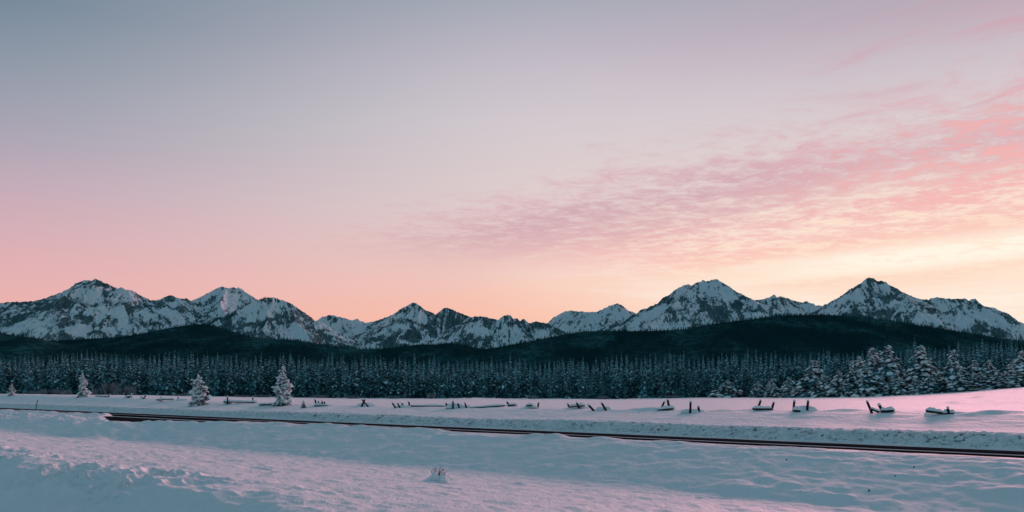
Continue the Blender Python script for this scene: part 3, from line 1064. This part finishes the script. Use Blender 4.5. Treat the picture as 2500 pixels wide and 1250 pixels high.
def forest_belt():
    rng = np.random.default_rng(21)
    items = []
    # front rows: individual trees
    for k in range(258):
        px = -60 + 2620 * (k + rng.uniform(-.6, .6)) / 258
        td = np.interp(px, TX, TD)
        Y = td + rng.uniform(2, 34)
        top = np.interp(px, FTX, FTY) + 1 + abs(rng.normal(0, 1)) * 19
        top = min(top, np.interp(px, TX, TY) - 26)
        items.append((px, Y, top))
    for k in range(40):                     # young trees along the edge
        px = rng.uniform(1000, 2500)
        td = np.interp(px, TX, TD)
        top = np.interp(px, TX, TY) - rng.uniform(16, 46)
        items.append((px, td + rng.uniform(-1, 3), top))
    REG = [(100, 'the tiny lone pine at the field edge'), (250, 'the slim lone pine'), (350, 'the pale rimed shrubs'), (440, 'the logs beside the bushy lone pine'), (530, 'the bushy lone pine'),
           (640, 'the long log between two lone pines'), (730, 'the tallest lone pine'), (840, 'the sapling and four short posts'), (930, 'the crossed pair of posts'), (1010, 'the row of four leaning posts'),
           (1100, 'the long snowy rail'), (1180, 'the stubs with a sloping rail'), (1270, 'the single post over a log end'), (1360, 'the two snow humps'), (1430, 'the laden log with two posts'),
           (1520, 'the two thick leaning posts'), (1600, 'the gap before the tall capped post'), (1670, 'the tall snow capped post'), (1730, 'the upright post and stub'), (1830, 'the low broad snowy pine'),
           (1960, 'the small pines beside the laden group'), (2100, 'the pointed laden pine'), (2220, 'the twin laden pines'), (2300, 'the tall dark laden pine'), (2400, 'the narrow spired pine'), (9999, 'the laden pines on the rising slope')]
    reg = [next(t for lim, t in REG if px < lim) for px, _, _ in items]
    best, worst = {}, {}
    for i in range(258):
        g = reg[i]
        if g not in best or items[i][2] < items[best[g]][2]:
            best[g] = i
        if g not in worst or items[i][2] > items[worst[g]][2]:
            worst[g] = i
    for i, (px, Y, top) in enumerate(items):
        X = (px - 1250) / F * Y
        z = float(ground_z(X, Y))
        h = CZ + (HY - top) / F * Y - z
        young = i >= 258
        kind = 'tallest front-row forest pine' if best[reg[i]] == i else 'shortest front-row forest pine' if worst[reg[i]] == i else 'mid-height frosted forest pine'
        lab = ('small frosted young pine at the forest edge behind ' if young else kind + ' behind ') + reg[i]
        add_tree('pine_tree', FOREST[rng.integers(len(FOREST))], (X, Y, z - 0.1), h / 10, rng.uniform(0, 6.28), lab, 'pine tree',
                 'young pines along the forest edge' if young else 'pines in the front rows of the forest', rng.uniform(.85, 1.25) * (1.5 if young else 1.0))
    # deeper rows as one mass
    base = []
    for s in range(5):
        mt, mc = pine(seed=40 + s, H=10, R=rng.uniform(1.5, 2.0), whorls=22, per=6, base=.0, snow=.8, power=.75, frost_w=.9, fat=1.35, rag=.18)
        tris = []
        ms = []
        for f, m in zip(mc.f, mc.m):
            for j in range(1, len(f) - 1):
                tris.append((f[0], f[j], f[j + 1]))
                ms.append(m)
        base.append((np.array(mc.v), np.array(tris), np.array(ms)))
    Vs, Fs, Ms = [], [], []
    off = 0
    n = 480
    for k in range(n):
        px = -120 + 2740 * (k * 0.61803 % 1.0)
        td = np.interp(px, TX, TD)
        u = (k / n)
        Y = td + 12 + 250 * u
        top = np.interp(px, FTX, FTY) + 7 * float(fbm(px / 55, 0 * px, 700, 2)) + rng.normal(2, 6) - (rng.uniform(2, 16) if rng.uniform() < .08 else 0)
        X = (px - 1250) / F * Y
        z = float(ground_z(X, Y))
        h = CZ + (HY - top) / F * Y - z
        v, f, m = base[k % 5]
        a = rng.uniform(0, 6.28)
        c, s_ = math.cos(a), math.sin(a)
        wv = v * (h / 10)
        wd = rng.uniform(.8, 1.15) * (12 / max(h, 9)) ** .3
        Vs.append(np.stack([X + (wv[:, 0] * c - wv[:, 1] * s_) * wd, Y + (wv[:, 0] * s_ + wv[:, 1] * c) * wd, z + wv[:, 2]], -1))
        Fs.append(f + off)
        Ms.append(m)
        off += len(v)
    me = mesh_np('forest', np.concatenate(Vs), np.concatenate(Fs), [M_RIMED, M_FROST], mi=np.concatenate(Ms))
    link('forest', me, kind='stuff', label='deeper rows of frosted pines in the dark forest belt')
    print('forest tris', len(me.polygons))


forest_belt()

# snow-laden trees at the field edge on the right and the lone ones on the left
HEAVY = [pine_data('laden_pine', [M_RIMED, M_SNOW], seed=60 + i, H=10, R=r, whorls=w, per=8, base=.0, snow=.86, heavy=True, power=p_, rag=.30, fat=.9, zj=.085, clump=1.3, rise=-.1)
         for i, (r, w, p_) in enumerate(((2.6, 36, .62), (2.9, 34, .52), (2.3, 38, .66), (3.2, 33, .5)))]
LONE = [pine_data('lone_pine', [M_RIMED, M_SNOW], seed=80 + i, H=10, R=r, whorls=w, per=9, base=.02, snow=1.0, heavy=True, power=p_, rag=.28, fat=.8, rise=.8, zj=.07, clump=1.6)
        for i, (r, w, p_) in enumerate(((2.5, 36, .6), (3.3, 30, .62), (2.6, 28, .8)))]


def spot_tree(px, top, basey, width, data, datar, label, cat='pine tree', group=None, Y=None, rz=0.0):
    if Y is None:
        p = P(px, basey)
    else:
        X = (px - 1250) / F * Y
        p = np.array([X, Y, float(ground_z(X, Y))])
    h = CZ + (HY - top) / F * p[1] - p[2]
    wide = (width / F * p[1] / 2) / (datar * h / 10)
    return add_tree('pine_tree', data, (p[0], p[1], p[2] - .05), h / 10, rz, label, cat, group, wide)


HR = (2.6, 2.9, 2.3, 3.2)
LADEN = [
    (1775, 930, 62, 1, 'low broad snowy pine standing alone left of the laden group', -2),
    (1882, 925, 42, 2, 'small snowy pine left of the tall laden pines, second from the left', -2),
    (1924, 922, 48, 0, 'small snowy pine beside a taller one with a pointed top', -1),
    (1985, 886, 84, 3, 'pointed mid-height laden pine, first tall one of the right group', -3),
    (2046, 906, 60, 1, 'short round snowy pine between two taller laden pines', -4),
    (2080, 882, 58, 0, 'slim laden pine just left of the broad twin-topped pines', -3),
    (2114, 902, 78, 3, 'heavily laden young pine in front of the twin tall pines', -8),
    (2132, 852, 80, 2, 'left one of the twin tall laden pines', 2),
    (2168, 846, 96, 0, 'right one of the twin tall laden pines, the broader', 0),
    (2248, 846, 88, 2, 'tall dark laden pine right of the twin pines', 0),
    (2236, 926, 48, 1, 'small laden pine at the foot of a tall dark one', -7),
    (2266, 918, 56, 3, 'low laden pine, right of the smallest at the foot', -8),
    (2326, 856, 72, 0, 'tall laden pine with a narrow spire right of a dark gap', -3),
    (2352, 898, 66, 1, 'bushy laden pine leaning out right of the narrow spire', -5),
    (2396, 910, 62, 2, 'small laden pine on the rising field edge', -5),
    (2432, 905, 70, 3, 'broad short laden pine on the rising slope', -5),
    (2470, 884, 66, 2, 'laden pine second from the frame edge on the slope', -5),
    (2496, 858, 88, 0, 'tall laden pine cut by the photo edge on the slope', -3),
    (2010, 915, 50, 1, 'low snowy pine tucked right of the pointed mid-height pine', -5),
    (2205, 905, 56, 3, 'short laden pine filling the gap right of the twin pines', 2),
    (1955, 926, 44, 1, 'knee-high snowy pine at the left foot of the pointed pine', -5),
    (2064, 928, 46, 3, 'low snow mounded pine between the short round and the slim pine', -6),
    (2150, 918, 60, 1, 'low laden pine hiding the trunk foot of the twin pines', -6),
    (2186, 908, 60, 2, 'mid-size laden pine against the right side of the twin pines', -4),
    (2290, 905, 60, 0, 'laden pine in front of the dark gap before the narrow spire', 0),
    (2376, 884, 64, 3, 'rounded laden pine behind the bushy leaning one', 2),
    (2415, 880, 60, 0, 'slender laden pine behind the small ones on the rising slope', 3),
    (2450, 915, 56, 1, 'low bushy laden pine half way up the rising slope', -7),
    (2100, 872, 66, 2, 'dark slim laden pine just behind the left twin pine', 5),
    (1850, 932, 40, 3, 'smallest snowy pine left of the laden group', -1),
]
for i, (px, top, w, k, lab, dY) in enumerate(LADEN):
    td = float(np.interp(px, TX, TD))
    spot_tree(px, top, 0, w * 1.15, HEAVY[k], HR[k], lab, group='snow laden pines at the field edge', Y=td + dY, rz=i * 1.7)

spot_tree(690, 893, 991, 47, LONE[0], 2.5, 'tallest lone snow-covered pine on the open field by the fence', rz=.4)
spot_tree(485, 916, 990, 54, LONE[1], 3.3, 'bushy lone snow-covered pine standing close to the road', rz=1.9)
spot_tree(203, 910, 969, 32, LONE[2], 2.6, 'slim lone snowy pine at the far left end of the fence', rz=2.7)
spot_tree(28, 937, 966, 22, LONE[2], 2.6, 'tiny lone snowy pine at the left edge of the field', rz=.9)
SAPL = pine_data('sapling', [M_RIME, M_SNOW], seed=95, H=10, R=2.9, whorls=11, per=7, base=.04, snow=.5, heavy=False, power=.9)
spot_tree(741, 974, 996, 22, SAPL, 2.9, 'small pale rime-covered sapling right of the tallest lone pine', 'sapling', rz=.3)
spot_tree(770, 1009, 1016, 11, SAPL, 2.9, 'tiny sapling tip poking from the snow above the road bank', 'sapling', rz=1.3)


# frosted shrubs at the forest foot
def shrub_mesh(seed, n=150):
    rng = np.random.default_rng(seed)
    mb = MB()
    for k in range(n):
        a = rng.uniform(0, 6.28)
        r0 = rng.uniform(0, .45)
        lean = rng.uniform(0.05, .75)
        L = rng.uniform(.55, 1.0)
        b = np.array([math.cos(a) * r0, math.sin(a) * r0, 0])
        t = b + np.array([math.cos(a) * lean * L * .6, math.sin(a) * lean * L * .6, L * math.sqrt(1 - .5 * lean * lean)])
        m_ = (b + t) / 2 + rng.normal(0, .05, 3)
        w = rng.uniform(.012, .03)
        sv = np.array([math.sin(a + 1), math.cos(a + 1), 0]) * w
        mb.add([b - sv, b + sv, m_ + sv, m_ - sv, t], [(0, 1, 2, 3), (3, 2, 4)], 0)
        for _ in range(2):
            u = rng.uniform(.4, .95)
            c = b + (t - b) * u
            e = c + rng.normal(0, .14, 3) + np.array([0, 0, .10])
            mb.add([c - sv * .7, c + sv * .7, e], [(0, 1, 2)], 0)
    return mb.mesh('shrub_twigs', [M_RIME])


SH = [shrub_mesh(s) for s in (1, 2, 3)]
SHRUBS = [(268, 930, 66, 'large rimed willow shrub right of the slim lone pine'), (318, 938, 56, 'rounded pale shrub in front of the dark forest at left'),
          (290, 945, 50, 'low rimed shrub between two larger pale shrubs'), (120, 948, 70, 'wide low reddish rimed shrub near the left edge'), (80, 952, 50, 'short rimed shrub left of a wide low one'),
          (160, 950, 50, 'short rimed shrub left of the slim lone pine'), (240, 946, 46, 'rimed shrub close behind the slim lone pine'), (640, 962, 70, 'thin low shrubs between the two lone pines'),
          (590, 963, 60, 'thin low shrub right of the bushy lone pine'), (780, 963, 66, 'thin low shrub right of the tallest lone pine'), (1052, 957, 34, 'low reddish shrub at the middle of the forest edge'),
          (440, 960, 60, 'thin low shrub left of the bushy lone pine'),
          (700, 964, 60, 'thin low shrub just behind the tallest lone pine'), (860, 965, 60, 'thin low shrub behind the crossed pair of posts'), (960, 965, 50, 'thin low shrub behind the row of four posts'),
          (1300, 964, 44, 'thin low shrub behind the two snow humps'), (1470, 965, 50, 'thin low shrub behind the thick leaning posts'), (1640, 963, 50, 'thin low shrub behind the tall capped post')]
for i, (px, top, w, lab) in enumerate(SHRUBS):
    Y = float(np.interp(px, TX, TD)) - 3 - (i % 3)
    X = (px - 1250) / F * Y
    z = float(ground_z(X, Y))
    h = CZ + (HY - top) / F * Y - z
    o = empty('rimed_shrub', (X, Y, z - .05), label=lab, cat='shrub', group='rimed shrubs at the forest foot')
    o.scale = (w / F * Y / 1.7, w / F * Y / 1.9, h)
    o.rotation_euler = (0, 0, i * 1.1)
    link('twigs', SH[i % 3], o)


# ================================================================== collapsed fence in the snow
def dome(rx, ry, h, seed, n=14, rings=5):
    rng = np.random.default_rng(seed)
    mb = MB()
    vs = []
    ph = rng.uniform(0, 6, 4)
    for j in range(rings):
        t = j / rings
        rr = math.cos(t * math.pi / 2) ** .8
        zz = h * math.sin(t * math.pi / 2) ** 1.2
        for k in range(n):
            a = 2 * math.pi * k / n
            wv = 1 + .14 * math.sin(2 * a + ph[0]) + .09 * math.sin(3 * a + ph[1])
            vs.append((rx * rr * wv * math.cos(a), ry * rr * wv * math.sin(a), zz - (.15 if j == 0 else 0)))
    vs.append((0, 0, h))
    fs = []
    for j in range(rings - 1):
        for k in range(n):
            k2 = (k + 1) % n
            fs.append((j * n + k, j * n + k2, (j + 1) * n + k2, (j + 1) * n + k))
    fs += [((rings - 1) * n + k, (rings - 1) * n + (k + 1) % n, rings * n) for k in range(n)]
    mb.add(vs, fs)
    return mb.mesh('snow_dome', [M_SNOW], True)


FS = [0]


def fence_section(label, posts=(), rails=(), drifts=(), basey=None):
    """pixel-read sizes turned into metres at the depth of the fence line"""
    pxs = [p[2] for p in posts] + [r[0] for r in rails] + [d[0] for d in drifts]
    pys = [p[3] for p in posts] + [max(r[1], r[3]) for r in rails] + [d[1] for d in drifts]
    c = P(float(np.mean(pxs)), float(np.max(pys)), 25)
    Y0 = c[1]
    root = empty('fence_section', c, label=label, cat='fence section', group='collapsed log fence across the snowy field')
    k = F / Y0
    for (tx, ty, bx, by) in posts:
        FS[0] += 1
        rng = np.random.default_rng(FS[0])
        yd = Y0 + rng.uniform(-.5, .5)
        b = at(bx, by, yd)
        t = at(tx, ty, yd + rng.uniform(-.25, .25))
        d = (t - b)
        d /= np.linalg.norm(d)
        gz = float(ground_z(b[0], b[1]))
        b = b - d * (0.35 + max(0, (b[2] - gz)))
        r = rng.uniform(.085, .105)
        mb = MB()
        mid = (b + t) / 2 + rng.normal(0, .012, 3)
        tube(mb, [b - c, mid - c, t - c], [r * 1.06, r, r * .92], 9)
        o = link('post', mb.mesh('post', [M_WOOD], True), root)
        o.data.polygons[-1].use_smooth = False
        mb2 = MB()
        tp = t - c
        tube(mb2, [tp - d * .03, tp + d * .03, tp + np.array([0, 0, .08]), tp + np.array([0, 0, .115])], [r * .9, r * 1.15, r * .95, r * .3], 8)
        link('snow_cap', mb2.mesh('snow_cap', [M_SNOW], True), root)
    for (x0, y0, x1, y1, sh) in rails:
        FS[0] += 1
        rng = np.random.default_rng(FS[0])
        a = at(x0, y0, Y0 - .15) - c
        b = at(x1, y1, Y0 - .15) - c
        r = .10
        mb = MB()
        tube(mb, [a, (a + b) / 2 + rng.normal(0, .02, 3), b], [r, r * .95, r * .88], 9)
        link('rail', mb.mesh('rail', [M_WOOD], True), root)
        # rounded ridge of snow lying on the log
        n = 18
        vs, fs = [], []
        e = (b - a) / np.linalg.norm(b - a)
        sv = np.array([e[1], -e[0], 0.0])
        sv /= np.linalg.norm(sv) + 1e-9
        up = np.array([0, 0, 1.0])
        prof = [(-1.3, .1), (-1.15, .5), (-.6, 1.0), (0, 1.15), (.6, 1.0), (1.3, .4), (1.6, -.6)]
        L = np.linalg.norm(b - a)
        for i in range(n + 1):
            t = i / n
            ww = (0.25 + .75 * math.sin(math.pi * min(.5, 2.2 * min(t, 1 - t) + .06))) * (1 + .16 * math.sin(t * 9 + FS[0]) + .08 * math.sin(t * 23 + 2 * FS[0]))
            p = a - e * .06 + e * (L + .12) * t
            for (u, v) in prof:
                vs.append(p + sv * (-u) * r * 1.05 * ww + up * (r * .25 + v * sh * .8 * ww))
        m = len(prof)
        for i in range(n):
            for j in range(m - 1):
                fs.append((i * m + j, i * m + j + 1, (i + 1) * m + j + 1, (i + 1) * m + j))
        fs.append(tuple(range(m)))
        fs.append(tuple(n * m + j for j in range(m))[::-1])
        mb = MB()
        mb.add(vs, fs)
        link('snow_load', mb.mesh('snow_load', [M_SNOW], True), root)
    for (x, y, w, h) in drifts:
        FS[0] += 1
        b = at(x, y, Y0 + .35)
        gz = float(ground_z(b[0], b[1]))
        b[2] = min(b[2], gz + .25)
        link('snow_drift', dome(w / k / 2, max(.35, w / k / 5), h / k + max(0, 0), FS[0]), root, loc=tuple(b - c))


fence_section('crossed pair of dark posts standing alone on the pink snow', [(884, 976, 899, 993), (891, 975, 884, 991)], [], [(892, 992, 46, 9)])
fence_section('cluster of four short posts half sunk in snow lumps', [(769, 976, 772, 989), (777, 980, 780, 990), (786, 979, 787, 990), (792, 981, 793, 990)], [(768, 990, 800, 990, .16)], [(780, 990, 34, 7), (795, 991, 22, 5)])
fence_section('row of four leaning posts with a long snowy rail to their right', [(958, 984, 964, 993), (971, 985, 975, 993), (981, 985, 987, 995), (998, 981, 1001, 993)], [(1004, 991, 1097, 992, .17)], [(985, 995, 50, 6)])
fence_section('pair of stubs and two leaning posts with a rail sloping up right', [(1089, 984, 1091, 991), (1106, 980, 1106, 990), (1118, 986, 1121, 994), (1135, 984, 1138, 994)], [(1148, 996, 1232, 990, .17)], [(1110, 993, 46, 9), (1140, 995, 26, 6)])
fence_section('single dark post leaning left over a snow covered log end', [(1238, 981, 1244, 992)], [(1240, 989, 1259, 988, .14)], [(1250, 992, 34, 8)])
fence_section('two snow humps on log stubs with a white capped post', [(1315, 983, 1313, 997)], [(1286, 990, 1299, 989, .22), (1298, 996, 1312, 997, .20)], [(1295, 994, 28, 8)])
fence_section('snow laden log held by two leaning posts near the middle', [(1386, 986, 1391, 995), (1408, 983, 1414, 997)], [(1392, 993, 1427, 990, .24)], [(1420, 997, 44, 7)])
fence_section('two thick leaning posts tilted left with no rail between', [(1437, 989, 1448, 1001), (1469, 984, 1479, 1001)], [], [(1465, 1000, 22, 7), (1483, 1001, 20, 9)])
fence_section('tall snow capped post with a shorter one behind and a buried rail', [(1622, 981, 1617, 992), (1630, 976, 1634, 1000)], [(1606, 1001, 1643, 997, .26)], [(1590, 1002, 74, 8), (1640, 999, 24, 10)])
fence_section('tall upright post and a short stub to its right', [(1686, 981, 1685, 1001), (1705, 993, 1706, 1007)], [], [(1690, 1003, 66, 5)])
fence_section('two posts leaning right with a sagging bank of snow between', [(1857, 978, 1850, 1000), (1889, 983, 1883, 1000)], [(1838, 998, 1882, 998, .22)], [(1865, 1001, 50, 9)])
fence_section('two thin upright posts behind a big snow heap with dark log end', [(1939, 979, 1937, 998), (1973, 979, 1971, 998)], [(1937, 1002, 1953, 1003, .30)], [(1966, 1005, 58, 15)])
fence_section('pair of posts leaning left with a diagonal log and snow pillow', [(2117, 981, 2126, 1004), (2146, 988, 2155, 1008)], [(2128, 999, 2146, 1006, .14), (2152, 1003, 2182, 1002, .24)], [(2168, 1007, 40, 9)])
fence_section('thick snow covered log ends lying low at the right', [(2314, 996, 2317, 1012)], [(2262, 1003, 2300, 1008, .24), (2304, 1010, 2328, 1009, .26)], [(2290, 1011, 60, 9), (2340, 1012, 70, 7)])
fence_section('long snow topped log left of the tallest lone pine', [(555, 968, 555, 981), (617, 970, 618, 983)], [(546, 981, 622, 982, .24)], [(620, 985, 26, 8), (556, 982, 24, 8)])
fence_section('low drifted rail reaching under the tallest lone pine', [], [(632, 988, 682, 986, .2)], [(665, 990, 54, 6)])
fence_section('snow topped log just left of the bushy lone pine', [(393, 969, 393, 976), (434, 969, 435, 977)], [(382, 976, 424, 975, .26), (430, 978, 456, 977, .26)], [(392, 977, 22, 6), (440, 979, 26, 7)])
fence_section('small crossed logs heaped with snow, largest left of the log', [(302, 961, 315, 971), (321, 962, 308, 971)], [(308, 969, 322, 967, .25)], [(314, 972, 28, 5)])
fence_section('small snowy crossed stubs between the crossed logs and a log', [(344, 968, 350, 973), (357, 965, 350, 973)], [], [(351, 974, 26, 4)])
fence_section('low snowy log stub right of the slim lone pine', [(268, 963, 264, 969)], [(233, 967, 262, 968, .22)], [(262, 970, 28, 4)])
fence_section('faint snowy log at the far left end of the fence', [], [(164, 959, 184, 959, .25)], [(176, 961, 26, 4)])

# ================================================================== small things
p = P(87, 1001, 40)
st = empty('marker_stake', p, label='thin dark marker stake leaning right beside the road at left', cat='marker stake')
k = F / p[1]
mb = MB()
tube(mb, [(0, 0, -.3), (2.5 / k, 0, 13 / k), (5 / k, 0, 24.0 / k)], [.07, .07, .06], 5)
link('stake', mb.mesh('stake', [M_STAKE]), st)
mb = MB()
tube(mb, [(4.0 / k, 0, 19.5 / k), (5 / k, 0, 24.3 / k)], [.085, .075], 5)
link('reflector', mb.mesh('reflector', [simple('dull reflector', (.10, .2, .22), (.14, .25, .27), 5, .4)]), st)


def twig_shrub():
    bx, by = BUSH
    bz = float(ground_z(bx, by))
    root = empty('dead_shrub', (bx, by, bz - .06), label='dead shrub with bare reddish twigs poking out of a snow mound', cat='shrub')
    kk = F / by
    rng = np.random.default_rng(77)
    def loc(px, py):
        return np.array([(px - 1070) / kk, rng.uniform(-.06, .06), (1180 - py) / kk + .07])
    specs = [[(1056, 1166), (1053, 1160), (1057, 1155)], [(1060, 1164), (1060, 1157), (1063, 1150)], [(1063, 1160), (1065, 1152)], [(1071, 1160), (1074, 1153), (1079, 1148)], [(1072, 1158), (1073, 1154)],
             [(1069, 1168), (1075, 1160), (1079, 1155), (1084, 1154)], [(1078, 1162), (1081, 1156), (1084, 1154), (1083, 1160)], [(1070, 1167), (1076, 1163), (1088, 1163)], [(1074, 1164), (1074, 1158)],
             [(1080, 1168), (1086, 1164), (1091, 1158)], [(1082, 1170), (1090, 1169), (1096, 1173)], [(1064, 1166), (1067, 1158), (1066, 1152)]]
    for sp in specs:
        b = np.array([rng.uniform(-.08, .12), rng.uniform(-.1, .1), -.05])
        ps = [b] + [loc(*q_) for q_ in sp]
        mb = MB()
        n = len(ps)
        tube(mb, ps, [0.014 * (1 - .6 * i / n) + .002 for i in range(n)], 5)
        link('twig', mb.mesh('twig', [M_TWIG], True), root)
    for (cx, cy, w, h) in ((1060, 1180, 13, 13), (1070, 1182, 11, 7), (1083, 1181, 15, 8), (1065, 1176, 8, 10), (1053, 1182, 11, 7), (1090, 1183, 9, 5), (1077, 1181, 8, 9), (1056, 1176, 7, 9), (1087, 1180, 8, 9), (1048, 1184, 12, 5), (1066, 1185, 14, 5)):
        l = loc(cx, cy - 5)
        link('snow_clump', dome(w / kk / 1.7, w / kk / 2.2, h * 1.15 / kk, cx, 10, 4), root, loc=(l[0], rng.uniform(-.16, .0), l[2]))


twig_shrub()


def tuft(px, py, hpx, label):
    p = P(px, py, 8)
    k = F / p[1]
    rng = np.random.default_rng(px)
    root = empty('grass_tuft', p, label=label, cat='grass tuft', group='dark stalks poking out of the snow')
    mb = MB()
    for i in range(7):
        a = rng.uniform(0, 6.28)
        t = np.array([math.cos(a) * .35, math.sin(a) * .35, rng.uniform(.6, 1.0)]) * hpx / k
        b = rng.normal(0, .12, 3) * hpx / k
        b[2] = -.03
        tube(mb, [b, (b + t) / 2 + rng.normal(0, .05, 3) * hpx / k, t], [.9 / k, .7 / k, .3 / k], 4)
    link('stalks', mb.mesh('stalks', [M_TWIG]), root)


tuft(2122, 1200, 6, 'largest dark stalk cluster on the right embankment snow')
tuft(2231, 1143, 4, 'small dark stalk tip high on the right embankment')
tuft(2186, 1164, 4, 'faint dark stalk tip left of centre between two others')
tuft(1920, 1124, 4, 'dark stalk tip just below the road shoulder')


def clods():
    """crumbled snow lying on and under the ploughed wall and along the trampled crest"""
    rng = np.random.default_rng(31)
    n1, n2, n3 = 2600, 0, 140
    s = np.concatenate([rng.uniform(-12, 120, n1), rng.uniform(2, 40, n2), rng.uniform(90, 130, n3)])
    q = np.concatenate([50.3 + np.abs(rng.normal(0, .55, n1)), rng.normal(13.3, .8, n2), rng.uniform(33, 41, n3)])
    r = np.concatenate([rng.uniform(.03, .11, n1) * rng.choice([1, 1, 1.6], n1), rng.uniform(.02, .07, n2), rng.uniform(.06, .2, n3)])
    X = q * NXr + s * DXr
    Y = q * NYr + s * DYr
    ok = (Y > 5) & (poly_sd(q, s) > .5)
    X, Y, r = X[ok], Y[ok], r[ok]
    Z = ground_z(X, Y) + r * .2
    o = np.array([(1, 0, 0), (0, 1, 0), (-1, 0, 0), (0, -1, 0), (0, 0, 1), (0, 0, -1)], float)
    f = np.array([(0, 1, 4), (1, 2, 4), (2, 3, 4), (3, 0, 4), (1, 0, 5), (2, 1, 5), (3, 2, 5), (0, 3, 5)])
    n = len(X)
    V = o[None] * r[:, None, None] * rng.uniform(.55, 1.2, (n, 6, 1)) + rng.normal(0, .18, (n, 6, 3)) * r[:, None, None]
    V += np.stack([X, Y, Z], -1)[:, None]
    Fs = (f[None] + np.arange(n)[:, None, None] * 6).reshape(-1, 3)
    link('snow_clods', mesh_np('snow_clods', V.reshape(-1, 3), Fs, [M_SNOW]), kind='stuff', label='crumbled snow lumps along the ploughed roadside wall')


clods()
